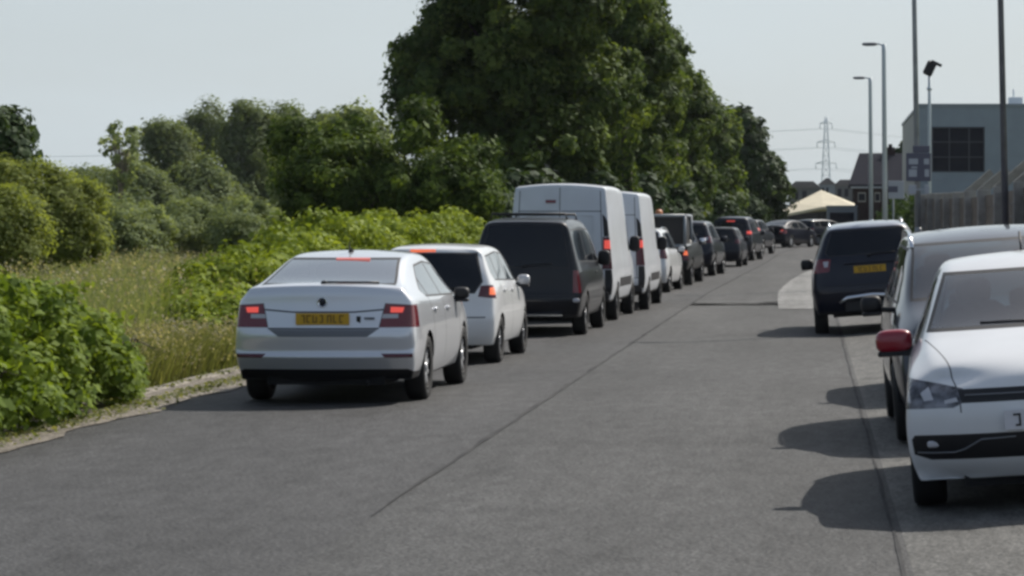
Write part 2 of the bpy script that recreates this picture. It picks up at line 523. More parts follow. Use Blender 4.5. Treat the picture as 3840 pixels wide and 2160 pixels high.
tag(sheet('centre_seam', lambda y: (seam_x(y) - seam_w(y) + wob(y, 0, .008), seam_x(y) + seam_w(y) + wob(y, 0, .008)), [y for y in np.arange(15.5, 150, .4)], 1, 0.008, M['seam']), kind='structure')
tag(sheet('gutter_seam', lambda y: (0.44 + bend(y) + wob(y, 2, .006), 0.460 + bend(y) + wob(y, 3, .006)), YF, 1, 0.009, M['seam']), kind='structure')
tag(sheet('verge_edge', lambda y: (-7.6 + bend(y), -6.22 + bend(y) + wob(y, 4, .07)), YF, 2, 0.010, M['verge']), kind='structure')
tag(sheet('worn_patch', lambda y: (-.75 - .35 * math.sin((y - 56) * .09) + bend(y) * .8, -0.15 + .2 * math.sin((y - 50) * .11) + bend(y) * .8), list(np.arange(56, 118, 0.3)), 2, 0.013, M['worn']), kind='structure')
for i, yy in enumerate((20.9, 37.5)):
    xs = np.linspace(-2.3, 0.4, 24)
    vs = []
    for x in xs:
        w = 0.016 + 0.008 * math.sin(x * 9)
        vs += [(x, yy + wob(x * 2, 7, .05), 0.012), (x, yy + w + wob(x * 2, 7, .05), 0.012)]
    me = bpy.data.meshes.new('crack'); me.from_pydata(vs, [], [(2 * k, 2 * k + 2, 2 * k + 3, 2 * k + 1) for k in range(23)])
    tag(link_mesh('road_crack', me, [M['seam']]), kind='structure')
# left kerb: low worn stones, one strip with a real upstand
kb = MB()
y = 12.0
while y < 110:
    l = 0.9
    x0 = -6.90 + bend(y) + random.uniform(-.02, .02)
    z = zg(0, y)
    kb.box(x0 - 0.16, x0, y, y + l - 0.015, z - 0.05, z + 0.04 + random.uniform(-.02, .012), ch=0.015)
    y += l
tag(kb.build('left_kerb', M['kerb']), kind='structure')
kb = MB()
y = 14.0
while y < 120:
    z = zg(3.4, y)
    kb.box(2.75 + bend(y), 2.9 + bend(y), y, y + .9, z - 0.1, z + 0.07, ch=0.015)
    y += .915
tag(kb.build('right_kerb', M['concrete']), kind='structure')

# ------------------------------------------------------------------ leaves
def leaf_object(name, pos, nrm, size, tone, m, parent=None, aspect=0.62, up=None):
    n = len(pos)
    nrm = nrm / (np.linalg.norm(nrm, axis=1, keepdims=True) + 1e-9)
    a = rng.normal(size=(n, 3)) if up is None else up + rng.normal(size=(n, 3)) * 0.25
    a = a - nrm * np.sum(a * nrm, axis=1, keepdims=True)
    a /= (np.linalg.norm(a, axis=1, keepdims=True) + 1e-9)
    b = np.cross(nrm, a)
    s = size[:, None]
    fold = nrm * s * 0.16
    v = np.empty((n, 4, 3), dtype=np.float32)
    v[:, 0] = pos - a * s
    v[:, 1] = pos + b * s * aspect + fold
    v[:, 2] = pos + a * s
    v[:, 3] = pos - b * s * aspect + fold
    me = bpy.data.meshes.new(name)
    me.vertices.add(n * 4); me.vertices.foreach_set('co', v.reshape(-1))
    me.loops.add(n * 4); me.loops.foreach_set('vertex_index', np.arange(n * 4, dtype=np.int32))
    me.polygons.add(n); me.polygons.foreach_set('loop_start', np.arange(0, n * 4, 4, dtype=np.int32))
    try: me.polygons.foreach_set('loop_total', np.full(n, 4, dtype=np.int32))
    except Exception: pass
    at = me.attributes.new('tone', 'FLOAT', 'FACE')
    at.data.foreach_set('value', np.clip(tone, 0, 1).astype(np.float32))
    me.update(); me.validate()
    return link_mesh(name, me, [m], parent)

def crown_cloud(blobs, nclump, rc, per, shell=0.5, flat=0.8, up=0.35):
    """leaf positions in clumps spread through ellipsoid lobes; returns pos, nrm, tone"""
    vol = np.array([b[3] * b[4] * b[5] for b in blobs]) ** 0.8
    pick = rng.choice(len(blobs), size=nclump, p=vol / vol.sum())
    B = np.array(blobs)[pick]
    d = rng.normal(size=(nclump, 3)); d /= np.linalg.norm(d, axis=1, keepdims=True)
    r = shell + (1 - shell) * rng.random((nclump, 1)) ** 0.6
    cc = B[:, :3] + d * r * B[:, 3:6]
    rcl = rc * rng.uniform(0.55, 1.35, (nclump, 1))
    ct = rng.random((nclump, 1))
    P = np.repeat(cc, per, axis=0); Rr = np.repeat(rcl, per, axis=0); T = np.repeat(ct, per, axis=0); D0 = np.repeat(d, per, axis=0)
    n = len(P)
    e = rng.normal(size=(n, 3)); e /= np.linalg.norm(e, axis=1, keepdims=True)
    rr = rng.random((n, 1)) ** 0.45
    off = e * rr * Rr; off[:, 2] *= flat
    pos = P + off
    nrm = e * 0.9 + D0 * 0.5 + rng.normal(size=(n, 3)) * 0.45; nrm[:, 2] += up
    tone = 0.55 * T[:, 0] + 0.45 * rng.random(n)
    return pos, nrm, tone

def ground_clip(pos, zmin): pos[:, 2] = np.maximum(pos[:, 2], zmin + rng.random(len(pos)) * 0.25)

def tree(name, label, cat, base, blobs, m, nclump, rc, per, leaf, group=None, trunk_r=0.25, trunks=1, shell=0.45, limbs=6, bark='bark', up=0.35):
    x, y = base
    z = lerp(ZT, y)
    r = empty(name, (x, y, z))
    tag(r, label, cat, group)
    lb = [(b[0], b[1], b[2], b[3], b[4], b[5]) for b in blobs]
    pos, nrm, tone = crown_cloud(lb, nclump, rc, per, shell, up=up)
    ground_clip(pos, 0.02)
    leaf_object('crown', pos, nrm, leaf * np.exp(rng.normal(-.08, .33, len(pos))).clip(.4, 1.9), tone, m, r)
    tb = MB()
    for t in range(trunks):
        ox = (t - (trunks - 1) / 2) * trunk_r * 3
        b0 = random.choice(blobs)
        top = Vector((b0[0] * .6 + ox, b0[1] * .6, b0[2]))
        pts = [Vector((ox, 0, -.1)), Vector((ox * 1.1 + .05, 0.05, top.z * .35)), Vector(((ox + top.x) / 2, top.y / 2, top.z * .7)), top]
        tb.tube(pts, [trunk_r, trunk_r * .8, trunk_r * .55, trunk_r * .2], 9)
        for k in range(limbs):
            b = blobs[k % len(blobs)]
            s = pts[1].lerp(pts[2], random.random())
            e = Vector((b[0] + random.uniform(-.6, .6) * b[3], b[1] + random.uniform(-.6, .6) * b[4], b[2] + random.uniform(-.2, .7) * b[5]))
            mid = s.lerp(e, .5) + Vector((0, 0, .12 * (e - s).length))
            tb.tube([s, mid, e], [trunk_r * .4, trunk_r * .25, trunk_r * .06], 6)
    tb.build('trunk', M[bark], r)
    return r
# ------------------------------------------------------------------ plants
def E(u0, u1, v0, v1, d, depth, ref):
    """a crown lobe standing at distance d; its width and height measured in metres there"""
    s = d / 6576.0
    x = ((u0 + u1) / 2 - 2045) * s; z = 1.7 + (580 - (v0 + v1) / 2) * s
    return (x - ref[0], d - ref[1], z - lerp(ZT, ref[1]), (u1 - u0) / 2 * s, depth, (v1 - v0) / 2 * s)
# the big sycamores by the road
b = (px(1330, 84), 84)
tree('sycamore_tree', 'tallest dark sycamore, its broad crown rising behind the vans', 'tree', b,
     [E(1000, 1420, 20, 330, 84, 3.0, b), E(1110, 1560, -160, 190, 84, 3.0, b), E(960, 1200, 150, 320, 83, 2.2, b), E(1150, 1520, 230, 540, 84, 2.8, b), E(1220, 1620, 60, 420, 86, 2.6, b), E(990, 1130, 60, 200, 84, 1.6, b), E(1080, 1240, -40, 120, 84, 1.5, b), E(1280, 1500, 120, 360, 85.5, 1.8, b), E(1100, 1350, 260, 460, 85, 1.8, b)],
     M['leafbig'], 760, .56, 165, .095, 'roadside trees', .32, limbs=9)
b = (px(1590, 100), 100)
tree('sycamore_tree', 'roadside tree to the right of the tallest sycamore', 'tree', b,
     [E(1430, 1680, -180, 200, 100, 3.0, b), E(1470, 1715, 60, 420, 100, 2.6, b), E(1500, 1700, 300, 520, 99, 2.2, b)],
     M['leafbig'], 420, .56, 150, .10, 'roadside trees', .28, limbs=7)
b = (px(1690, 114), 114)
tree('sycamore_tree', 'roadside tree with low hanging crown above the pickup and people carrier', 'tree', b,
     [E(1560, 1725, 40, 300, 114, 2.8, b), E(1640, 1790, 170, 430, 114, 2.4, b), E(1600, 1790, 380, 560, 113, 2.0, b)],
     M['leafbig'], 350, .56, 140, .11, 'roadside trees', .25, limbs=6)
b = (px(1800, 136), 136)
tree('sycamore_tree', 'shorter roadside tree before the bend', 'tree', b, [E(1740, 1850, 260, 480, 136, 2.4, b), E(1730, 1870, 400, 575, 135, 2.0, b)], M['leafbig'], 150, .62, 90, .16, 'roadside trees', .22, limbs=5)
b = (px(1880, 168), 168)
tree('oak_tree', 'dark round topped tree at the bend of the road', 'tree', b, [E(1815, 1915, 268, 420, 168, 2.6, b), E(1830, 1955, 330, 560, 168, 2.6, b), E(1870, 1990, 400, 560, 168, 2.4, b)], M['leafdark'], 230, .62, 80, .19, None, .25, limbs=5)
# ivy clad trunks under the crowns
for i, (u, d, v0, lab) in enumerate([(1575, 92, 330, 'ivy clad trunk catching the sun behind the white vans'), (1500, 90, 360, 'dark ivy clad trunk behind the first white van'), (1700, 108, 380, 'ivy clad trunk behind the people carrier'), (1640, 99, 380, 'ivy clad trunk above the pickup canopy')]):
    bb = (px(u, d), d); top = pz(v0, d)
    r = empty('ivy_trunk', (bb[0], d, lerp(ZT, d))); tag(r, lab, 'tree trunk', 'ivy clad trunks')
    n = 1500
    h = rng.random(n) * top; a = rng.random(n) * 2 * PI; rr = .28 + .15 * rng.random(n) + .1 * np.sin(h * 3)
    pos = np.stack([rr * np.cos(a), rr * np.sin(a), h], 1); nr = np.stack([np.cos(a), np.sin(a), .3 + 0 * a], 1) + rng.normal(size=(n, 3)) * .4
    leaf_object('ivy', pos, nr, rng.uniform(.07, .14, n), rng.random(n), M['leafhaw'] if i == 0 else M['leafbig'], r)
    t = MB(); t.tube([(0, 0, -.1), (.05, 0, top * .5), (-.05, 0, top)], [.24, .2, .15], 9); t.build('trunk', M['bark'], r)
# undergrowth at the foot of the trees
us = []
pos, nrm, tone = [], [], []
for (u0, u1, v0, v1, d) in [(1180, 1420, 440, 640, 74), (1380, 1560, 430, 640, 84), (1520, 1680, 450, 640, 95), (1640, 1760, 470, 650, 106), (1730, 1850, 480, 640, 125), (1820, 1930, 500, 630, 150), (1000, 1300, 470, 640, 70)]:
    bl = [E(u0, u1, v0, v1, d, 1.6, (0, 0))]
    bl = [(bl[0][0], bl[0][1], bl[0][2], bl[0][3], bl[0][4], bl[0][5])]
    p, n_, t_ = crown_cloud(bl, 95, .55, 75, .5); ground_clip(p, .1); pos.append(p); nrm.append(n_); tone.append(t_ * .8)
pos = np.concatenate(pos)
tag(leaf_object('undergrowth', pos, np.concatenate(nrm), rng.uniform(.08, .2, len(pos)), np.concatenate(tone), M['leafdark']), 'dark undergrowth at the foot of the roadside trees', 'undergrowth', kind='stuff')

# mid distance hawthorns
b = (px(1000, 66), 66)
tree('hawthorn_tree', 'spreading hawthorn behind the bright hedge, branches reaching to the vans', 'tree', b,
     [E(700, 1010, 340, 590, 66, 2.0, b), E(960, 1235, 390, 590, 65, 1.8, b), E(1000, 1100, 262, 420, 66, 1.0, b), E(1120, 1240, 355, 430, 65, .8, b), E(1150, 1262, 440, 560, 64, .9, b), E(680, 800, 300, 420, 67, .9, b), E(820, 960, 300, 460, 67, 1.2, b)],
     M['leafhaw'], 520, .40, 150, .06, None, .14, limbs=9)
b = (px(880, 90), 90)
tree('hawthorn_tree', 'round grey green tree behind the spreading hawthorn', 'tree', b, [E(780, 1000, 270, 520, 90, 2.2, b), E(700, 860, 380, 560, 90, 2, b)], M['leafscrub'], 240, .5, 100, .09, None, .16)
# far wood
far = [(560, 700, 255, 500, 'broad far tree left of the wood crest'), (640, 800, 262, 500, 'far tree at the crest of the wood'), (440, 600, 262, 480, 'far rounded tree beside the bare topped one'), (350, 480, 290, 500, 'far tree on the left shoulder of the wood'),
       (760, 880, 290, 500, 'far tree right of the wood crest'), (840, 950, 282, 480, 'far tree at the right end of the wood'), (270, 420, 410, 520, 'low far tree at the foot of the wood, left'), (420, 580, 400, 530, 'low far tree in front of the middle of the wood'), (560, 720, 390, 520, 'low far tree in front of the wood crest'), (170, 290, 415, 500, 'lowest far tree at the left end of the wood')]
for i, (u0, u1, v0, v1, lab) in enumerate(far):
    d = 190 + (i % 3) * 14 - (25 if i >= 6 else 0)
    b = (px((u0 + u1) / 2, d), d)
    um = (u0 + u1) / 2; w = (u1 - u0)
    tree('woodland_tree', lab, 'tree', b, [E(u0 - 10, u0 + w * .62, v0 + 30, v1 + 40, d, 2.6, b), E(u0 + w * .35, u1 + 10, v0 + 22, v1 + 40, d, 2.6, b), E(um - w * .3, um + w * .3, v0, v0 + 120, d, 2.4, b), E(u0 - 10, u1 + 10, v1 - 60, v1 + 60, d - 2, 2.6, b)],
         M['leaffar'], 200, 1.0, 150, .13, 'trees of the far wood', .25, limbs=3, up=.7)
b = (px(300, 150), 150)
tree('bare_topped_tree', 'sparse tree with bare pale twigs left of the far wood', 'tree', b, [E(240, 360, 300, 420, 150, 1.4, b), E(270, 350, 380, 470, 150, 1.2, b)], M['leafscrub'], 34, .42, 55, .12, None, .14, limbs=34, bark='deadbark')
# left edge
b = (px(20, 62), 62)
tree('alder_tree', 'dark tree cut by the left edge of the view', 'tree', b, [E(-160, 55, 262, 420, 62, 1.6, b), E(-140, 105, 340, 520, 62, 1.6, b)], M['leafdark'], 130, .42, 80, .10)
b = (px(90, 50), 50)
tree('willow_bush', 'large light green willow bush at the left edge', 'bush', b, [E(-90, 200, 400, 650, 50, 1.4, b), E(60, 265, 440, 670, 50, 1.2, b), E(-110, 110, 470, 700, 46, 1.2, b)], M['leafwillow'], 480, .30, 150, .038, None, .07, limbs=12, up=1.1)
for (u0, u1, v0, v1, d, lab) in [(235, 430, 500, 665, 72, 'grey green scrub bush beside the willow bush'), (390, 560, 505, 660, 76, 'second grey green scrub bush, middle of the meadow'), (530, 720, 500, 660, 74, 'grey green scrub bush left of the hawthorn')]:
    b = (px((u0 + u1) / 2, d), d)
    tree('scrub_bush', lab, 'bush', b, [E(u0, u1, v0, v1, d, 1.5, b), E(u0 + 10, u1 - 50, v0 + 40, v1 + 20, d - 1.5, 1.2, b)], M['leafscrub'], 230, .34, 170, .040, 'scrub bushes in the meadow', .06, limbs=6, up=.9)

# bright hedge running along the road
def hedge_h(y): return lerp([(32, .35), (33.5, .72), (37, 1.38), (43, 1.90), (58, 1.98), (62, 1.9)], y)
P, N_, T_ = [], [], []
for k in range(900):
    y = 32.3 + 29.7 * random.random() ** 1.05
    h = hedge_h(y) * random.uniform(.84, 1.08) * (1 + .07 * math.sin(y * 1.9) + .05 * math.sin(y * 4.7))
    side = random.random()
    a = PI * random.random()
    w = min(.85, .25 + (y - 32.3) * .2)
    cx = -8.15 + bend(y) + w * math.cos(a); cz = max(.15, (h - .22) * (math.sin(a) ** .45) * (1 if side < .75 else random.random()))
    n = 120
    e = rng.normal(size=(n, 3)); e /= np.linalg.norm(e, axis=1, keepdims=True)
    P.append(np.array([cx, y, cz]) + e * rng.random((n, 1)) ** .4 * np.array([.30, .30, .24]))
    N_.append(e + rng.normal(size=(n, 3)) * .4 + np.array([0, 0, .4]))
    T_.append(.6 * random.random() + .4 * rng.random(n) - (.5 if cz < h * .55 else 0))  # lower leaves toned darker, painting in the shaded underside
pos = np.concatenate(P); ground_clip(pos, .02)
r = empty('bright_hedge', (0, 0, 0)); tag(r, 'bright yellow green hedge running along the verge behind the first cars', 'hedge')
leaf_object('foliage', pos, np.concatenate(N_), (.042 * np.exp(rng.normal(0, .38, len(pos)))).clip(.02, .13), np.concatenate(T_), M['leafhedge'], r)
st = MB()
for k in range(60):
    y = 33 + 29 * random.random(); h = hedge_h(y)
    st.tube([(-8.1 + bend(y) + random.uniform(-.3, .3), y, 0), (-8.1 + bend(y) + random.uniform(-.5, .5), y + random.uniform(-.3, .3), h * .85)], [.02, .006], 5)
st.build('stems', M['bark'], r)

# bramble bank at the near left
r = empty('bramble_bush', (-7.6, 23, 0)); tag(r, 'leafy green bramble bush spilling over the near left verge', 'bush')
P, N_, T_ = [], [], []
def br_h(y): return lerp([(18, .75), (20, 1.0), (22.5, 1.22), (24.5, 1.12), (26, .75), (27.5, .35)], y)
for k in range(640):
    y = random.uniform(18.3, 27.3); h = br_h(y) * random.uniform(.85, 1.05)
    a = random.uniform(0, PI * .75)
    w = lerp([(18, 1.0), (24, .95), (26, .75), (27.5, .35)], y)
    cx = -7.55 + w * math.cos(a); cz = max(.06, h * math.sin(max(a, .02)) ** .55 * (1 if random.random() < .6 else random.random()))
    q = math.sin(y * 2.9 + cz * 4) * math.sin(cx * 5 + y * 1.3)
    cx += .12 * q; cz += .10 * q * (cz > .5)
    if q < -.55 and random.random() < .7: continue
    n = 66
    e = rng.normal(size=(n, 3)); e /= np.linalg.norm(e, axis=1, keepdims=True)
    P.append(np.array([cx, y, cz]) + e * rng.random((n, 1)) ** .45 * np.array([.20, .22, .15]))
    N_.append(e * .8 + rng.normal(size=(n, 3)) * .35 + np.array([.25, -.1, .65]))
    T_.append(.62 * random.random() + .38 * rng.random(n))
pos = np.concatenate(P) - np.array([-7.6, 23, 0]); ground_clip(pos, .03)
leaf_object('foliage', pos, np.concatenate(N_), (.034 * np.exp(rng.normal(0, .38, len(pos)))).clip(.018, .10), np.concatenate(T_), M['leafbramble'], r, .7)
st = MB()
for k in range(70):
    y = random.uniform(-4.5, 4); x = random.uniform(-.5, .6)
    st.tube([(x, y, 0), (x + random.uniform(-.1, .3), y + random.uniform(-.3, .3), .6), (x + random.uniform(0, .5), y + random.uniform(-.5, .5), .5)], [.010, .008, .004], 5)
st.build('stems', M['bark'], r)

P, N_, T_ = [], [], []
for k in range(26):
    y0 = random.uniform(19, 26.5); h = br_h(y0); x0 = random.uniform(-7.9, -6.9)
    dx, dy = random.uniform(-.3, .45), random.uniform(-.5, .5); L = random.uniform(.25, .5)
    for t in np.linspace(0, 1, 12):
        q = np.array([x0 + dx * t, y0 + dy * t, h * .85 + L * (t - .55 * t * t)])
        for m_ in range(3): P.append(q + rng.normal(size=3) * .03); N_.append(rng.normal(size=3) + np.array([0, 0, 1])); T_.append(.5 + .5 * random.random())
pos = np.array(P) - np.array([-7.6, 23, 0])
leaf_object('shoots', pos, np.array(N_), rng.uniform(.022, .055, len(pos)), np.array(T_), M['leafbramble'], r, .7)

# grasses
def blades(name, n, area, hrange, wid, m, lean=.25, zfun=None, label=None, cat=None, heads=None, dens=None):
    x0, x1, y0, y1 = area
    x = rng.uniform(x0, x1, n); y = rng.uniform(y0, y1, n)
    if dens is not None:
        k = dens(x, y) > rng.random(n); x, y = x[k], y[k]; n = len(x)
    keep = (x > -0.325 * y - 1.0)
    x, y = x[keep], y[keep]; n = len(x)
    patch = .5 + .0 * x
    for q in range(9):
        a_, f_ = rng.uniform(0, PI), rng.uniform(1.2, 6.0)
        patch = patch + .11 * np.sin(f_ * (np.cos(a_) * x * 1.4 + np.sin(a_) * y * .5) + rng.uniform(0, 6))
    patch = np.clip(patch, 0, 1)
    h = rng.uniform(hrange[0], hrange[1], n) * (.86 + .18 * patch)
    a = rng.uniform(0, 2 * PI, n); w = rng.uniform(.6, 1.3, n) * wid * np.clip(y / 55, .35, 1.5)
    ln = np.clip(rng.normal(size=(n, 2)), -1.5, 1.5) * lean * h[:, None]
    base = np.stack([x, y, np.zeros(n)], 1)
    side = np.stack([np.cos(a), np.sin(a), np.zeros(n)], 1) * w[:, None]
    mid = base + np.stack([ln[:, 0] * .35, ln[:, 1] * .35, h * .6], 1)
    tip = base + np.stack([ln[:, 0], ln[:, 1], h], 1)
    v = np.empty((n, 5, 3), dtype=np.float32)
    v[:, 0] = base - side; v[:, 1] = base + side; v[:, 2] = mid + side * .8; v[:, 3] = tip; v[:, 4] = mid - side * .8
    me = bpy.data.meshes.new(name)
    me.vertices.add(n * 5); me.vertices.foreach_set('co', v.reshape(-1))
    # each blade: a quad and a pointed triangle above it
    base_i = np.arange(n, dtype=np.int32)[:, None] * 5
    li = (base_i + np.array([[0, 1, 2, 4, 4, 2, 3]], dtype=np.int32)).reshape(-1)
    me.loops.add(n * 7); me.loops.foreach_set('vertex_index', li)
    ls = (np.arange(n, dtype=np.int32)[:, None] * 7 + np.array([[0, 4]], dtype=np.int32)).reshape(-1)
    me.polygons.add(n * 2); me.polygons.foreach_set('loop_start', ls)
    at = me.attributes.new('tone', 'FLOAT', 'FACE')
    tn = np.clip(.35 * patch + .65 * rng.random(n), 0, 1).astype(np.float32)
    at.data.foreach_set('value', np.repeat(tn, 2))
    me.update(); me.validate()
    o = link_mesh(name, me, [m]); tag(o, label, cat, kind='stuff')
    return tip
tip = blades('meadow_grass', 130000, (-26, -7.9, 28.5, 78), (.62, 1.22), .011, M['grassblade'], .38, label='tall grey green meadow grass left of the road', cat='grass')
k = rng.random(len(tip)) < .14
hp = tip[k]; hp = np.repeat(hp, 3, 0) + rng.normal(size=(len(hp) * 3, 3)) * np.array([.02, .02, .05])
tag(leaf_object('seed_heads', hp, rng.normal(size=hp.shape), rng.uniform(.012, .032, len(hp)), rng.random(len(hp)), M['seedhead']), 'pale grass seed heads above the meadow', 'grass', kind='stuff')
tip = blades('verge_grass', 70000, (-9.8, -7.12, 24.5, 36), (.18, .62), .011, M['grassdry'], .45, label='brownish verge grass between the bramble and the hedge', cat='grass')
k = rng.random(len(tip)) < .16
hp = tip[k]; hp = np.repeat(hp, 3, 0) + rng.normal(size=(len(hp) * 3, 3)) * np.array([.015, .015, .035])
tag(leaf_object('verge_seed_heads', hp, rng.normal(size=hp.shape), rng.uniform(.010, .024, len(hp)), rng.random(len(hp)), M['seedhead']), 'pale seed heads in the verge grass', 'grass', kind='stuff')
blades('roadside_grass', 16000, (-7.7, -7.0, 33, 110), (.12, .45), .010, M['grassdry'], .3, label='short grass along the kerb beside the queue', cat='grass')
# small litter of soil and dry leaves in the gutter
n = 2600
yy = rng.uniform(17, 34, n); xx = -6.50 + rng.normal(size=n) * .13
hp = np.stack([xx, yy, .03 + .06 * (xx < -6.62) + rng.random(n) * .02], 1)
tag(leaf_object('dry_leaves', hp, rng.normal(size=(n, 3)) * .4 + np.array([0, 0, 1]), rng.uniform(.012, .035, n), rng.random(n), M['grassdry']), 'dry leaf litter along the left kerb', 'leaf litter', kind='stuff')

# ------------------------------------------------------------------ vehicles
from mathutils.bvhtree import BVHTree
FX = (-1.0, -0.58, 0.0, 0.58, 1.0)
FR = (0.0, 0.16, 0.38, 0.58, 0.80, 1.0)           # lower rows, as a share of the height from sill to belt
WR = (0.925, 0.975, 1.0, 1.0, 0.985, 0.955)

def body_surface(S, level):
    """a car body skin: cage of stations (y, ztop, zbelt, wtop, wmid[, zbot]) closed by rear and front profiles"""
    rear, front, st = S['rear'], S['front'], S['st']
    N = len(st) + 2
    K = 8
    def prof(P, w0, wt, j):
        out = []
        for k in range(K):
            z, y = P[k]
            if k <= 5: w = w0 * WR[k]
            else: w = w0 * WR[5] + (wt - w0 * WR[5]) * (k - 5) / 2.0
            out.append((y, z, w))
        return out
    cols = [prof(rear, S['wr'][0], S['wr'][1], 0)]
    for s in st:
        y, zt, zb, wt, wm = s[:5]
        z0 = s[5] if len(s) > 5 else S['zs']
        c = []
        for k in range(6): c.append((y, z0 + (zb - z0) * FR[k], wm * WR[k]))
        c.append((y, zb + (zt - zb) * .52, (wm * WR[5] * .46 + wt * .54)))
        c.append((y, zt, wt))
        cols.append(c)
    cols.append(prof(front, S['wf'][0], S['wf'][1], N - 1))
    pr, pf, cam_ = S.get('plan_r', .12), S.get('plan_f', .22), S.get('camber', .035)
    bm = bmesh.new()
    V = {}
    def vert(i, j, k):
        if (i, j, k) in V: return V[i, j, k]
        y, z, w = cols[j][k]
        fx = FX[i]
        if j == 0: y += pr * fx * fx
        if j == N - 1: y -= pf * abs(fx) ** 2.4
        if k == K - 1: z += cam_ * (1 - fx * fx)
        V[i, j, k] = bm.verts.new((fx * w, y, z))
        return V[i, j, k]
    def q(a, b, c, d): bm.faces.new((vert(*a), vert(*b), vert(*c), vert(*d)))
    for j in range(N - 1):
        for i in range(4):
            q((i, j, K - 1), (i + 1, j, K - 1), (i + 1, j + 1, K - 1), (i, j + 1, K - 1))
            q((i, j, 0), (i, j + 1, 0), (i + 1, j + 1, 0), (i + 1, j, 0))
        for k in range(K - 1):
            q((0, j, k), (0, j, k + 1), (0, j + 1, k + 1), (0, j + 1, k))
            q((4, j, k), (4, j + 1, k), (4, j + 1, k + 1), (4, j, k + 1))
    for i in range(4):
        for k in range(K - 1):
            q((i, 0, k), (i + 1, 0, k), (i + 1, 0, k + 1), (i, 0, k + 1))
            q((i, N - 1, k), (i, N - 1, k + 1), (i + 1, N - 1, k + 1), (i + 1, N - 1, k))
    cl = bm.edges.layers.float.new('crease_edge')
    inv = {v: k for k, v in V.items()}
    cr = S.get('crease', {})
    for e in bm.edges:
        a, b = inv[e.verts[0]], inv[e.verts[1]]
        c = 0.0
        if a[2] == b[2] == K - 1 and a[0] == b[0] and a[0] in (0, 4): c = cr.get('roof', .30)
        if a[2] == b[2] == 5 and a[0] == b[0] and a[0] in (0, 4): c = cr.get('belt', .35)
        if a[2] == b[2] == 0: c = .6
        if a[1] == b[1] == 0 and a[0] == b[0] and a[0] in (0, 4): c = cr.get('rear', .35)
        if a[1] == b[1] == N - 1 and a[0] == b[0] and a[0] in (0, 4): c = cr.get('front', .15)
        if a[1] == b[1] == 0 and a[2] == b[2] == K - 1: c = cr.get('lip', .55)
        if a[1] == b[1] == 0 and a[2] == b[2] and a[2] in S.get('ledge', ()): c = .6
        e[cl] = c
    me = bpy.data.meshes.new('cage'); bm.to_mesh(me); bm.free()
    o = bpy.data.objects.new('cage', me); C.objects.link(o)
    md = o.modifiers.new('s', 'SUBSURF'); md.levels = level; md.render_levels = level
    dg = bpy.context.evaluated_depsgraph_get()
    m2 = bpy.data.meshes.new_from_object(o.evaluated_get(dg))
    bpy.data.objects.remove(o)
    bm = bmesh.new(); bm.from_mesh(m2)
    bpy.data.meshes.remove(m2); bpy.data.meshes.remove(me)
    xs = [v.co.x for v in bm.verts]; ys = [v.co.y for v in bm.verts]; zs = [v.co.z for v in bm.verts]
    sx = S['W'] / (max(xs) - min(xs)); sy = S['L'] / (max(ys) - min(ys)); sz = (S['H'] - S['zs']) / (max(zs) - min(zs))
    y0, z0 = min(ys), min(zs)
    for v in bm.verts:
        v.co = (v.co.x * sx, (v.co.y - y0) * sy, S['zs'] + (v.co.z - z0) * sz)
    bmesh.ops.recalc_face_normals(bm, faces=bm.faces)
    return bm

def clip_half(poly, p, n):
    out = []
    for i in range(len(poly)):
        a, b = Vector(poly[i]), Vector(poly[(i + 1) % len(poly)])
        da, db = (a - p).dot(n), (b - p).dot(n)
        if da >= 0: out.append(a)
        if (da >= 0) != (db >= 0): out.append(a + (b - a) * (da / (da - db)))
    return [tuple(v) for v in out]
def ccw(poly):
    A = sum(poly[i][0] * poly[(i + 1) % len(poly)][1] - poly[(i + 1) % len(poly)][0] * poly[i][1] for i in range(len(poly)))
    return poly if A > 0 else poly[::-1]
def inset(poly, d):
    poly = ccw(poly); out = poly
    for i in range(len(poly)):
        a, b = Vector(poly[i]), Vector(poly[(i + 1) % len(poly)])
        t = (b - a).normalized(); n = Vector((-t.y, t.x))
        out = clip_half(out, a + n * d, n)
        if len(out) < 3: return out
    return out

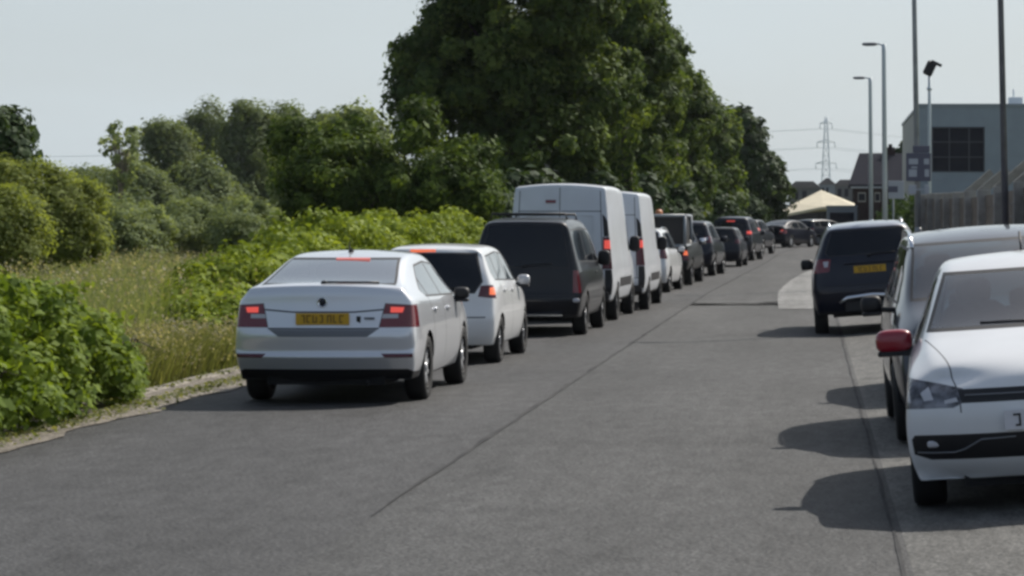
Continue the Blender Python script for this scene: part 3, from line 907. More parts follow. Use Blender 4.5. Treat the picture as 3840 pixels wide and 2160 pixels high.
class Skin:
    def __init__(s, S, level):
        s.bm = body_surface(S, level)
        s.T = s.bm.faces.layers.int.new('t'); s.MI = s.bm.faces.layers.int.new('mi')
        s.bvh = BVHTree.FromBMesh(s.bm)
        s.names = ['body']
    def tagid(s, name):
        s.names.append(name); return len(s.names) - 1
    def cut(s, axis, poly, lo, hi, t=None, mi=None, nd=None, nthr=0.0, over=True):
        ax = 'xyz'.index(axis); u, w = [(1, 2), (0, 2), (0, 1)][ax]
        poly = ccw([tuple(p) for p in poly])
        if len(poly) < 3: return
        U = [p[0] for p in poly]; Wv = [p[1] for p in poly]
        g = 0.16
        fs = []
        for f in s.bm.faces:
            c = f.calc_center_bounds()
            if min(U) - g < c[u] < max(U) + g and min(Wv) - g < c[w] < max(Wv) + g and lo - g < c[ax] < hi + g: fs.append(f)
        planes = []
        for i in range(len(poly)):
            a, b = poly[i], poly[(i + 1) % len(poly)]
            tu, tw = b[0] - a[0], b[1] - a[1]
            n = Vector((0, 0, 0)); n[u] = -tw; n[w] = tu
            if n.length < 1e-7: continue
            co = Vector((0, 0, 0)); co[u] = a[0]; co[w] = a[1]
            planes.append((co, n.normalized()))
        for v in (lo, hi):
            if abs(v) < 20:
                n = Vector((0, 0, 0)); n[ax] = 1 if v == lo else -1
                co = Vector((0, 0, 0)); co[ax] = v
                planes.append((co, n))
        for co, n in planes:
            es = {e for f in fs for e in f.edges}; vs = {v for f in fs for v in f.verts}
            r = bmesh.ops.bisect_plane(s.bm, geom=list(fs) + list(es) + list(vs), dist=1e-5, plane_co=co, plane_no=n)
            fs = [x for x in r['geom'] if isinstance(x, bmesh.types.BMFace) and x.is_valid]
        for f in fs:
            c = f.calc_center_median()
            if all((c - co).dot(n) > -1e-5 for co, n in planes):
                if nd is not None and f.normal.dot(Vector(nd)) < nthr: continue
                if not over and f[s.T] != 0: continue
                if t is not None: f[s.T] = t; f[s.MI] = 0
                if mi is not None and f[s.T] == 0: f[s.MI] = mi
    def y_at(s, x, z, rear=True):
        o = Vector((x, -3 if rear else 12, z)); d = Vector((0, 1 if rear else -1, 0))
        h = s.bvh.ray_cast(o, d)
        return h[0].y if h[0] else 0
    def n_at(s, x, z, rear=True):
        o = Vector((x, -3 if rear else 12, z)); d = Vector((0, 1 if rear else -1, 0))
        h = s.bvh.ray_cast(o, d)
        return h[1] if h[0] else Vector((0, -1, 0))
    def x_at(s, y, z, sg):
        h = s.bvh.ray_cast(Vector((sg * 3, y, z)), Vector((-sg, 0, 0)))
        return abs(h[0].x) if h[0] else 0.8
    def finish(s, root, mats_by_tag, body_mats):
        groups = {}
        for f in s.bm.faces:
            t = f[s.T]
            if t >= 0: groups.setdefault(t, []).append(f)
        s.bm.normal_update()
        made = {}
        for t, fs in groups.items():
            idx, vs, F, mi = {}, [], [], []
            for f in fs:
                row = []
                for v in f.verts:
                    if v.index not in idx or True:
                        k = idx.get(v)
                        if k is None: k = idx[v] = len(vs); vs.append(tuple(v.co))
                    row.append(k)
                F.append(row); mi.append(f[s.MI] if t == 0 else 0)
            nm = s.names[t]
            me = bpy.data.meshes.new(nm); me.from_pydata(vs, [], F)
            me.polygons.foreach_set('material_index', mi)
            me.polygons.foreach_set('use_smooth', [True] * len(F))
            made[t] = link_mesh(nm, me, body_mats if t == 0 else [mats_by_tag[t]], root)
        s.bm.free()
        return made

WHEELS = {}
def wheel_meshes(r, w, kind):
    key = (round(r, 3), w, kind)
    if key in WHEELS: return WHEELS[key]
    tb = MB(); h = w / 2; ri = r * .68
    tb.lathe([(-h, ri), (-h, r * .93), (-h + .02, r * .985), (-h + .05, r), (h - .05, r), (h - .02, r * .985), (h, r * .93), (h - .004, ri + .02), (h - .02, ri), (-h, ri)], (0, 0, 0), 32)
    rb = MB()
    rb.lathe([(-h * .4, 0.0), (-h * .4, ri * .98), (h - .015, ri * .99), (h - .004, ri * 1.03), (h - .012, ri * .93), (h - .05, ri * .90), (h * .15, ri * .88), (h * .1, 0)], (0, 0, 0), 28, 1)
    n = {'five': 5, 'ten': 10, 'cap': 7}[kind]
    for k in range(n):
        a = 2 * PI * k / n
        T = Matrix.Rotation(a, 4, 'X')
        wd = {'five': .05, 'ten': .022, 'cap': .045}[kind]
        rb.prism([(-wd, ri * .14), (wd, ri * .14), (wd * .8, ri * .95), (-wd * .8, ri * .95)], 'x', h * .3, h - .03, 0, T)
    rb.lathe([(h * .2, ri * .22), (h - .022, ri * .2), (h - .015, ri * .1), (h - .015, 0)], (0, 0, 0), 16)
    me_t = tb.build('tyre_tmp', M['tyre']); me_r = rb.build('rim_tmp', [M['hubcap' if kind == 'cap' else 'rim'], M['under']])
    out = (me_t.data, me_r.data)
    bpy.data.objects.remove(me_t); bpy.data.objects.remove(me_r)
    WHEELS[key] = out
    return out

def add_wheels(root, S):
    mt, mr = wheel_meshes(S['r'], S.get('tw', .205), S.get('wheel', 'ten'))
    for y in S['wy']:
        for sg in (1, -1):
            w = bpy.data.objects.new('wheel', mt); C.objects.link(w); w.parent = root
            w.location = (sg * (S['W'] / 2 - .012 - S.get('tw', .205) / 2), y, S['r'])
            w.rotation_euler = (0, 0, 0 if sg > 0 else PI)
            rr = bpy.data.objects.new('rim', mr); C.objects.link(rr); rr.parent = w

def plate(root, sk, x, z, w, h, m, rear=True, chars=7, name='number_plate', tilt=None):
    y = sk.y_at(x, z, rear)
    ys = [sk.y_at(x + dx, z + dz, rear) for dx in (-w / 2, 0, w / 2) for dz in (-h / 2, h / 2)]
    y = min(ys) if rear else max(ys)
    s = -1 if rear else 1
    b = MB()
    b.box(x - w / 2, x + w / 2, min(y, y + s * .012), max(y, y + s * .012), z - h / 2, z + h / 2)
    p = b.build(name, m, root)
    if chars:
        c = MB(); cw = w * .84 / (chars + .4)
        for k in range(chars):
            x0 = x - w * .42 + k * cw + (cw * .4 if k >= 4 else 0)
            y0, y1 = sorted((y + s * .012, y + s * .016))
            z0, z1 = z - h * .33, z + h * .33
            t = cw * .2
            pat = [(0, 1, 1, 0), (1, 1, 0, 1), (1, 0, 1, 1), (0, 1, 1, 1), (1, 1, 1, 0), (1, 0, 0, 1), (1, 1, 0, 1)][k % 7]
            X0, X1 = x0 + cw * .08, x0 + cw * .82
            if pat[0]: c.box(X0, X0 + t, y0, y1, z0, z1)
            if pat[1]: c.box(X0 + t, X1, y0, y1, z1 - t, z1)
            if pat[2]: c.box(X1 - t, X1, y0, y1, z0, z1 - t)
            if pat[3]: c.box(X0 + t, X1 - t, y0, y1, z0, z0 + t)
        c.build('plate_characters', M['ink'] if rear else M['trim'], p)
    return p

def mirrors(root, S, sk, m, y, z, size=(.105, .07, .075), out=.12):
    for sg in (1, -1):
        xa = sk.x_at(y, z, sg)
        b = MB(); b.sq((sg * (xa + out), y, z + .01), size, .62, 10)
        o = b.build('wing_mirror', m, root)
        t = MB(); t.tube([(sg * (xa - .02), y + .03, z - .05), (sg * (xa + out * .8), y + .01, z - .035)], .022, 8)
        t.box(sg * (xa + out) - size[0] * .9, sg * (xa + out) + size[0] * .9, y - .055, y + .06, z - .085, z - .052, ch=.008)
        t.build('mirror_stalk', M['trim'], o)

def seats(root, S, y_f, y_r, z, drv=None):
    for x in (-.37, .37):
        b = MB()
        b.sq((x, y_f, z), (.25, .25, .09), .5, 8); b.sq((x, y_f - .27, z + .36), (.235, .085, .34), .5, 8)
        b.sq((x, y_f - .30, z + .76), (.12, .05, .09), .6, 8)
        b.build('seat', M['seat'], root)
    b = MB(); b.sq((0, y_r, z), (.6, .25, .1), .4, 8); b.sq((0, y_r - .28, z + .32), (.6, .09, .30), .4, 8)
    for x in (-.42, 0, .42): b.sq((x, y_r - .30, z + .66), (.12, .05, .08), .6, 8)
    b.build('rear_bench', M['seat'], root)
    b = MB(); b.sq((0, S['dash'][0], S['dash'][1]), (.64, .22, .13), .4, 8)
    b.build('dashboard', M['dash'], root)
    b = MB()
    b.lathe([(0, .165), (.012, .185), (.024, .165), (.012, .15), (0, .165)], (0, 0, 0), 20, 0, Matrix.Translation((.37, S['dash'][0] - .28, S['dash'][1] + .02)) @ Matrix.Rotation(PI / 2, 4, 'Z') @ Matrix.Rotation(R(20), 4, 'Y'))
    b.build('steering_wheel', M['trim'], root)

def make_car(name, label, cat, S, paint, loc, rot=(0, 0, 0), level=2, glass='dark_glass', group=None, side_glass=None, interior=False,
             mirror_mat=None, lit=None, extra=None, high_lit=None, plate_mat=None, trim_low=None, rear_glass=None, wiper=True):
    root = empty(name, loc, rot)
    tag(root, label, cat, group)
    sk = Skin(S, level)
    mats = {}
    # wheel openings
    r = S['r'] * 1.13
    for y in S['wy']:
        poly = [(y + r * math.cos(2 * PI * k / 18), S['r'] + .01 + r * math.sin(2 * PI * k / 18)) for k in range(18)]
        sk.cut('x', poly, .45, 30, t=-1); sk.cut('x', poly, -30, -.45, t=-1)
    # windows
    g = S['glz']
    if g.get('rear'):
        t = sk.tagid('rear_window_surround'); mats[t] = M['trim']
        sk.cut('y', g['rear'], g['ry'][0], g['ry'][1], t=t, nd=(0, -1, .3), nthr=g.get('rn', .2))
        t = sk.tagid('rear_window'); mats[t] = M[rear_glass or glass]
        sk.cut('y', inset(g['rear'], .022), g['ry'][0], g['ry'][1], t=t, nd=(0, -1, .3), nthr=g.get('rn', .2))
    if g.get('front'):
        t = sk.tagid('windscreen_surround'); mats[t] = M['trim']
        sk.cut('y', g['front'], g['fy'][0], g['fy'][1], t=t, nd=(0, 1, .5), nthr=.3)
        t = sk.tagid('windscreen'); mats[t] = M[glass]
        sk.cut('y', inset(g['front'], .022), g['fy'][0], g['fy'][1], t=t, nd=(0, 1, .5), nthr=.3)
    for sg in (1, -1):
        lo, hi = (.3, 30) if sg > 0 else (-30, -.3)
        t = sk.tagid('window_frame'); mats[t] = M['trim']
        sk.cut('x', g['side'], lo, hi, t=t, nd=(sg, 0, 0), nthr=.35)
        t = sk.tagid('side_window'); mats[t] = M[side_glass or glass]
        ins = inset(g['side'], .02)
        sp = [-9] + g['split'] + [99]
        for a, b in zip(sp, sp[1:]):
            p = clip_half(ins, Vector((a + .03, 0)), Vector((1, 0)))
            p = clip_half(p, Vector((b - .03, 0)), Vector((-1, 0))) if len(p) > 2 else p
            if len(p) > 2:
                t = sk.tagid('side_window'); mats[t] = M[side_glass or glass]
                sk.cut('x', p, lo, hi, t=t, nd=(sg, 0, 0), nthr=.35)
    # tail lamps
    for sg in (1, -1):
        P = [(p[0] * sg, p[1]) for p in S['tail']]
        t = sk.tagid('tail_light'); mats[t] = M[S.get('tailm', 'dark_red')]
        sk.cut('y', P, -1, S['taily'], t=t)
        if S.get('tail_clear'):
            P = [(p[0] * sg, p[1]) for p in S['tail_clear']]
            t = sk.tagid('reversing_lamp'); mats[t] = M['clear_lens']
            sk.cut('y', P, -1, S['taily'], t=t)
        if lit:
            P = [(p[0] * sg, p[1]) for p in S['tail_lit']]
            t = sk.tagid('brake_light'); mats[t] = M[lit]
            sk.cut('y', P, -1, S['taily'], t=t)
    # head lamps
    if S.get('head'):
        for sg in (1, -1):
            P = [(p[0] * sg, p[1]) for p in S['head']]
            t = sk.tagid('headlight'); mats[t] = M['head_dark']
            sk.cut('y', P, S['heady'], 30, t=t)
    if S.get('refl'):
        for sg in (1, -1):
            P = [(p[0] * sg, p[1]) for p in S['refl']]
            t = sk.tagid('reflector'); mats[t] = M['dark_red']
            sk.cut('y', P, -1, .3, t=t)
    # lower trim, painted tailgate shade and shut lines
    zt = trim_low if trim_low else S['zs'] + .10
    if not S.get('nosill'): sk.cut('x', [(-1, 0), (20, 0), (20, S['zs'] + .05), (-1, S['zs'] + .05)], -30, 30, mi=1)
    if S.get('diff'): sk.cut('y', S['diff'], -1, .60, mi=1)
    if S.get('step'): sk.cut('y', S['step'], -1, .45, mi=3, nd=(0, -1, 0), nthr=.05)  # step: painted shade band on the lower tailgate
    if trim_low:
        sk.cut('x', [(-1, 0), (20, 0), (20, zt), (-1, zt)], -30, 30, mi=1)
    for ln in S.get('lines', ()):      # (axis, (u0,w0), (u1,w1), lo, hi)
        ax, a, b, lo, hi = ln
        a, b = Vector(a), Vector(b); tt = (b - a).normalized(); n = Vector((-tt.y, tt.x)) * .0075
        poly = [tuple(a + n), tuple(b + n), tuple(b - n), tuple(a - n)]
        if ax == 'x':
            sk.cut('x', poly, .4, 30, mi=2); sk.cut('x', poly, -30, -.4, mi=2)
        elif ax == 'Y': sk.cut('y', poly, lo, hi, mi=2, nd=(0, 1, .3), nthr=.05)
        else:
            sk.cut('y', poly, lo, hi, mi=2, nd=(0, -1, .3), nthr=.05)
    if extra: extra(root, sk, mats, S, 'cut')
    bv = sk
    # pieces that sit on the skin
    parts = []
    if high_lit:
        x, z, w, h = S['high']
        y = min(sk.y_at(x, z), sk.y_at(x, z + h / 2), sk.y_at(x, z - h / 2))
        nrm = sk.n_at(x, z); tl = math.atan2(nrm.z, -nrm.y)
        b = MB(); b.box(-w / 2, w / 2, -.012, .004, -h / 2, h / 2, T=Matrix.Translation((x, sk.y_at(x, z), z)) @ Matrix.Rotation(-tl, 4, 'X'))
        b.build('high_brake_light', M[high_lit], root)
    if S.get('plate'):
        x, z = S['plate']
        plate(root, sk, x, z, .52, .112, M[plate_mat or 'yellow'])
    if S.get('wiper') and wiper:
        x0, z0, x1, z1 = S['wiper']
        b = MB(); pts = []
        for k in range(6):
            x = x0 + (x1 - x0) * k / 5; z = z0 + (z1 - z0) * k / 5
            pts.append((x, sk.y_at(x, z) - .022, z + .01))
        b.tube(pts, .011, 6); b.sq((x0, sk.y_at(x0, z0) - .02, z0), (.035, .03, .025), .7, 6)
        b.build('rear_wiper', M['trim'], root)
    mirrors(root, S, sk, M[mirror_mat] if mirror_mat else M[paint], S['my'], S['mz'], S.get('msize', (.105, .07, .075)), S.get('mout', .12))
    for y, z in S.get('handles', ()):
        for sg in (1, -1):
            xa = sk.x_at(y, z, sg)
            b = MB(); b.sq((sg * (xa + .014), y, z), (.016, .095, .016), .6, 8)
            b.build('door_handle', M[paint], root)
    if S.get('rails'):
        for sg in (1, -1):
            b = MB(); y0, y1, xr = S['rails']
            pts = []
            for k in range(7):
                y = y0 + (y1 - y0) * k / 6
                h = sk.bvh.ray_cast(Vector((sg * xr, y, 5)), Vector((0, 0, -1)))
                zz = h[0].z if h[0] else S['H']
                pts.append((sg * xr, y, zz + (.045 if 0 < k < 6 else .005)))
            b.tube(pts, .017, 8); b.build('roof_rail', M['chrome'] if S.get('railm') is None else M[S['railm']], root)
    if S.get('fin'):
        y = S['fin']; h = sk.bvh.ray_cast(Vector((0, y, 5)), Vector((0, 0, -1)))
        zz = h[0].z
        b = MB()
        b.prism([(y - .07, zz - .01), (y + .08, zz - .01), (y + .02, zz + .02), (y - .04, zz + .03)], 'x', -.02, .02)
        b.tube([(0, y - .02, zz), (0, y - .16, zz + S.get('finh', .16))], .008, 6)
        b.build('roof_aerial', M['trim'], root)
    if extra: extra(root, sk, mats, S, 'add')
    # underside box, wheel wells
    b = MB(); zz = S['zs']
    ya, yb = S['wy'][0], S['wy'][1]
    iw = S['W'] / 2 - .33
    b.box(-iw, iw, .22, S['L'] - .25, zz - .05, zz + .30)
    b.box(-S['W'] / 2 + .1, S['W'] / 2 - .1, ya + r + .02, yb - r - .02, zz - .01, zz + .16)
    b.tube([(.35, .5, zz - .02), (.42, .12, zz - .03)], .03, 8)
    b.build('underbody', M['under'], root)
    for y in S['wy']:
        for sg in (1, -1):
            b = MB()
            for k in range(9):
                a0 = PI * k / 9; a1 = PI * (k + 1) / 9
                x0, x1 = sg * (S['W'] / 2 - .30), sg * (S['W'] / 2 - .04)
                q = [(x, y + (r + .005) * math.cos(a), S['r'] + .01 + (r + .005) * math.sin(a)) for a in (a0, a1) for x in (x0, x1)]
                b.add(q, [(0, 1, 3, 2)])
            b.box(min(sg * (S['W'] / 2 - .31), sg * (S['W'] / 2 - .30)), max(sg * (S['W'] / 2 - .31), sg * (S['W'] / 2 - .30)), y - r, y + r, zz, S['r'] + r)
            b.build('wheel_well', M['under'], root)
    add_wheels(root, S)
    if interior: seats(root, S, S['seat'][0], S['seat'][1], S['seat'][2])
    sk.finish(root, mats, [M[paint], M['trim'], M['gap'], M[S.get('painted_light', 'greytrim')]])
    return root

def copy_tree(o, parent=None):
    c = o.copy(); C.objects.link(c)
    if parent is not None: c.parent = parent
    for ch in list(o.children): copy_tree(ch, c)
    return c

LIFTBACK = dict(nosill=True, L=4.66, W=1.81, H=1.50, zs=.24, r=.325, wy=(.98, 3.67), wheel='ten', wr=(.87, .74), wf=(.80, .60), plan_r=.13, plan_f=.30,
    rear=[(.24, .20), (.36, .09), (.465, .0), (.52, .035), (.655, .0), (.98, .075), (1.06, .06), (1.12, .095)],
    front=[(.24, 4.52), (.34, 4.62), (.50, 4.66), (.60, 4.65), (.66, 4.63), (.72, 4.60), (.76, 4.57), (.80, 4.52)],
    st=[(.24, 1.14, 1.0, .74, .90), (.46, 1.155, 1.01, .70, .91), (.95, 1.31, 1.0, .62, .91), (1.45, 1.435, .99, .585, .91), (2.2, 1.46, .98, .59, .91),
        (2.85, 1.425, .97, .59, .905), (3.35, 1.20, .96, .635, .905), (3.62, 1.04, .93, .70, .90), (4.1, .94, .84, .68, .88), (4.42, .87, .78, .62, .84)],
    ledge=(2, 3, 4), crease={'lip': .75, 'belt': .4, 'roof': .35},
    glz=dict(rear=[(-.665, 1.16), (.665, 1.16), (.55, 1.425), (-.55, 1.425)], ry=(.3, 1.7), front=[(-.70, 1.06), (.70, 1.06), (.56, 1.42), (-.56, 1.42)], fy=(2.7, 3.9),
             side=[(.98, 1.10), (1.12, 1.03), (3.42, 1.0), (2.72, 1.355), (2.2, 1.385), (1.55, 1.35)], split=[1.28, 2.18]),
    tail=[(.60, .99), (1.0, .965), (1.0, .755), (.545, .755)], taily=.36, tail_lit=[(.645, .955), (.775, .95), (.76, .90), (.645, .90)], tailm='red_lens',
    tail_clear=[(.575, .885), (.72, .885), (.72, .845), (.565, .845)],
    head=[(.45, .70), (.9, .76), (.9, .62), (.5, .62)], heady=4.2, refl=[(.56, .50), (.86, .50), (.86, .46), (.60, .46)],
    diff=[(-1.0, .0), (1.0, .0), (.97, .27), (.80, .345), (-.80, .345), (-.97, .27)], step=[(-.53, .735), (.53, .735), (.43, .665), (-.43, .665)], painted_light='greytrim',  # grey band paints in the shade of the tucked lower tailgate
    lines=[('y', (-.54, .745), (.54, .745), -1, .5), ('y', (.545, .755), (.60, .99), -1, .5), ('y', (-.545, .755), (-.60, .99), -1, .5),
           ('x', (2.18, .36), (2.18, 1.0), 0, 0), ('x', (3.28, .36), (3.30, .98), 0, 0), ('x', (1.35, .80), (1.20, 1.03), 0, 0), ('x', (1.35, .80), (1.35, .36), 0, 0),
           ('y', (-.60, .93), (-.3, .905), -1, .5), ('y', (.60, .93), (.3, .905), -1, .5), ('y', (-.3, .905), (.3, .905), -1, .5)],
    plate=(0, .84), high=(.10, 1.408, .34, .034), wiper=(-.02, 1.185, .50, 1.18), my=3.16, mz=1.01, msize=(.085, .06, .062), mout=.10, handles=((1.50, .90), (2.42, .89)), fin=1.62, finh=.09,
    seat=(2.55, 1.65, .50), dash=(3.15, .92))
HATCH = dict(nosill=True, L=4.08, W=1.69, H=1.53, zs=.24, r=.30, wy=(.70, 3.28), wheel='cap', wr=(.81, .60), wf=(.74, .56), plan_r=.16, plan_f=.30,
    rear=[(.24, .12), (.36, .03), (.56, 0), (.66, .02), (.78, .06), (.96, .08), (1.24, .17), (1.46, .32)],
    front=[(.24, 3.96), (.34, 4.04), (.50, 4.08), (.60, 4.07), (.66, 4.05), (.73, 4.01), (.78, 3.98), (.83, 3.93)],
    st=[(.42, 1.50, .99, .58, .84), (.9, 1.53, .98, .58, .845), (1.6, 1.54, .96, .59, .845), (2.3, 1.50, .95, .60, .845), (2.75, 1.34, .94, .62, .845), (3.12, 1.10, .92, .66, .84),
        (3.5, .98, .86, .64, .82), (3.82, .90, .79, .58, .78)],
    crease={'lip': .6, 'roof': .3},
    glz=dict(rear=[(-.56, 1.42), (.56, 1.42), (.655, 1.05), (.56, .90), (-.56, .90), (-.655, 1.05)], ry=(-1, .6), front=[(-.64, 1.02), (.64, 1.02), (.56, 1.43), (-.56, 1.43)], fy=(2.1, 3.4),
             side=[(.50, 1.16), (.62, 1.06), (2.95, 1.02), (2.30, 1.40), (1.6, 1.43), (.62, 1.38)], split=[.98, 1.82]),
    tail=[(.63, 1.00), (.95, 1.02), (.95, .82), (.60, .86)], taily=.34, tail_lit=[(.74, .975), (.83, .975), (.83, .885), (.74, .885)],
    head=[(.40, .70), (.84, .84), (.84, .64), (.45, .60)], heady=3.55,
    lines=[('x', (1.82, .34), (1.82, 1.02), 0, 0), ('x', (2.82, .34), (2.85, 1.0), 0, 0), ('x', (1.02, .7), (.92, 1.04), 0, 0), ('y', (-.7, .60), (.7, .60), -1, .5)],
    plate=(0, .70), high=(-.12, 1.44, .32, .035), wiper=(0, .95, .42, .97), my=2.72, mz=1.02, msize=(.085, .06, .07), handles=((1.15, .93), (1.98, .92)), seat=(2.15, 1.25, .52), dash=(2.72, .90))
SMALL = dict(HATCH); SMALL.update(L=3.98, W=1.69, H=1.50, wheel='five',
    front=[(.20, 3.80), (.28, 3.90), (.42, 3.97), (.56, 3.98), (.66, 3.97), (.72, 3.95), (.77, 3.92), (.80, 3.88)], plan_f=.27, zs=.20, wf=(.83, .60),
    st=[(.42, 1.44, .97, .57, .84), (.9, 1.485, .96, .57, .845), (1.6, 1.50, .94, .575, .845), (2.1, 1.46, .93, .58, .845), (2.55, 1.26, .92, .62, .845), (2.92, 1.045, .91, .69, .84),
        (3.3, .975, .88, .68, .84), (3.68, .88, .80, .63, .84)], wy=(.68, 3.15), r=.31,
    glz=dict(rear=[(-.54, 1.38), (.54, 1.38), (.63, .98), (-.63, .98)], ry=(-1, .6), front=[(-.69, 1.045), (.69, 1.045), (.56, 1.40), (-.56, 1.40)], fy=(1.95, 3.2),
             side=[(.55, 1.10), (.68, 1.0), (2.80, .97), (2.15, 1.36), (1.6, 1.39), (.68, 1.33)], split=[.98, 1.72]),
    head=[(.45, .675), (.55, .63), (.83, .63), (.88, .655), (.88, .80), (.80, .81), (.49, .74)], heady=3.45, diff=None, my=2.50, mz=.98, mout=.135, msize=(.12, .07, .075), seat=(2.02, 1.2, .50), dash=(2.55, .90), fin=.55, finh=.16)
MPV = dict(HATCH); MPV.update(L=4.2, W=1.75, H=1.66, wheel='five', r=.32, wy=(.75, 3.35),
    rear=[(.26, .12), (.38, .03), (.58, 0), (.70, .02), (.82, .06), (1.02, .08), (1.35, .17), (1.60, .32)],
    st=[(.42, 1.62, 1.04, .62, .87), (.9, 1.66, 1.03, .63, .875), (1.6, 1.67, 1.02, .63, .875), (2.4, 1.62, 1.0, .63, .875), (2.9, 1.40, .98, .66, .875), (3.28, 1.12, .97, .70, .87),
        (3.62, 1.02, .92, .67, .85), (3.95, .93, .84, .60, .80)],
    front=[(.26, 4.06), (.36, 4.15), (.54, 4.2), (.64, 4.19), (.72, 4.17), (.80, 4.13), (.84, 4.10), (.88, 4.04)], wf=(.76, .58),
    glz=dict(rear=[(-.58, 1.54), (.58, 1.54), (.68, 1.10), (-.68, 1.10)], ry=(-1, .6), front=[(-.68, 1.10), (.68, 1.10), (.60, 1.55), (-.60, 1.55)], fy=(2.3, 3.6),
             side=[(.50, 1.24), (.62, 1.12), (3.1, 1.08), (2.45, 1.52), (1.6, 1.55), (.62, 1.50)], split=[1.0, 1.9]),
    head=[(.42, .80), (.86, .93), (.86, .74), (.46, .70)], heady=3.65, my=2.92, mz=1.08, rails=(.6, 2.5, .60), seat=(2.25, 1.35, .60), dash=(2.85, .98),
    tail=[(.66, 1.12), (.95, 1.12), (.95, .86), (.64, .86)], tail_lit=[(.70, 1.08), (.84, 1.08), (.84, .96), (.70, .96)], high=(0, 1.56, .36, .04), plate=(0, .82), wiper=(0, 1.14, .4, 1.16), handles=())
SUV = dict(L=4.5, W=1.84, H=1.70, zs=.34, r=.36, wy=(.88, 3.52), tw=.23, wheel='five', wr=(.88, .66), wf=(.82, .64), plan_r=.12, plan_f=.26,
    rear=[(.34, .12), (.46, .03), (.66, 0), (.78, .02), (.90, .06), (1.08, .08), (1.36, .19), (1.60, .34)],
    front=[(.34, 4.38), (.46, 4.46), (.60, 4.5), (.72, 4.49), (.82, 4.47), (.92, 4.44), (.97, 4.41), (1.0, 4.36)],
    st=[(.46, 1.66, 1.10, .64, .91), (1.0, 1.70, 1.09, .65, .92), (1.8, 1.70, 1.07, .65, .92), (2.45, 1.66, 1.06, .65, .92), (2.95, 1.42, 1.05, .68, .92), (3.3, 1.17, 1.04, .74, .91),
        (3.7, 1.10, 1.0, .72, .90), (4.15, 1.04, .95, .68, .87)],
    crease={'lip': .6, 'roof': .3},
    glz=dict(rear=[(-.60, 1.59), (.60, 1.59), (.70, 1.24), (-.70, 1.24)], ry=(-1, .7), front=[(-.72, 1.17), (.72, 1.17), (.62, 1.60), (-.62, 1.60)], fy=(2.3, 3.6),
             side=[(.58, 1.30), (.70, 1.16), (3.12, 1.13), (2.45, 1.56), (1.6, 1.60), (.70, 1.54)], split=[1.08, 1.98]),
    tail=[(.62, 1.24), (1.0, 1.26), (1.0, 1.02), (.66, 1.04)], taily=.36, tail_lit=[(.68, 1.22), (.86, 1.22), (.86, 1.10), (.68, 1.10)], tail_clear=[(.66, 1.21), (.75, 1.21), (.74, 1.12), (.68, 1.12)],
    head=[(.45, .86), (.9, .98), (.9, .80), (.5, .76)], heady=4.0, lines=[('y', (-.8, .80), (.8, .80), -1, .5), ('x', (1.98, .45), (1.98, 1.12), 0, 0), ('x', (3.0, .45), (3.0, 1.1), 0, 0)],
    plate=(0, 1.05), high=(0, 1.625, .34, .035), wiper=(0, 1.27, .42, 1.29), my=2.92, mz=1.14, msize=(.11, .08, .09), rails=(.6, 2.6, .60))
VANLOW = dict(L=4.95, W=1.87, H=1.93, zs=.30, r=.34, wy=(1.0, 4.05), tw=.22, wheel='five', wr=(.91, .68), wf=(.86, .66), plan_r=.13, plan_f=.25, camber=.03,
    rear=[(.30, .10), (.42, .02), (.60, 0), (.70, .03), (.84, .05), (1.06, .06), (1.48, .12), (1.84, .24)],
    front=[(.30, 4.83), (.42, 4.91), (.60, 4.95), (.74, 4.94), (.86, 4.92), (.96, 4.88), (1.01, 4.85), (1.06, 4.80)],
    st=[(.38, 1.88, 1.08, .68, .95), (1.2, 1.93, 1.08, .69, .95), (2.4, 1.94, 1.08, .69, .95), (3.2, 1.90, 1.07, .69, .95), (3.75, 1.60, 1.06, .76, .95), (4.2, 1.24, 1.05, .80, .94), (4.6, 1.12, 1.0, .78, .92)],
    crease={'lip': .45, 'roof': .25, 'rear': .3},
    glz=dict(rear=[(-.60, 1.80), (.60, 1.80), (.73, 1.10), (-.73, 1.10)], ry=(-1, .6), front=[(-.76, 1.24), (.76, 1.24), (.68, 1.80), (-.68, 1.80)], fy=(3.0, 4.5),
             side=[(.42, 1.72), (.30, 1.20), (4.0, 1.16), (3.30, 1.74)], split=[1.65, 2.95]),
    tail=[(.78, 1.06), (1.0, 1.06), (1.0, .70), (.78, .70)], taily=.22, tail_lit=[(.80, 1.0), (.9, 1.0), (.9, .9), (.8, .9)], tailm='red_lens',
    head=[(.5, .86), (.94, .98), (.94, .78), (.55, .78)], heady=4.4, lines=[('y', (-.86, .66), (.86, .66), -1, .5), ('x', (2.95, .4), (2.95, 1.15), 0, 0), ('x', (3.9, .4), (3.9, 1.1), 0, 0)],
    plate=None, high=(0, 1.85, .3, .03), wiper=(0, 1.13, .45, 1.16), my=3.72, mz=1.22, msize=(.11, .07, .13), handles=((2.75, 1.0),))
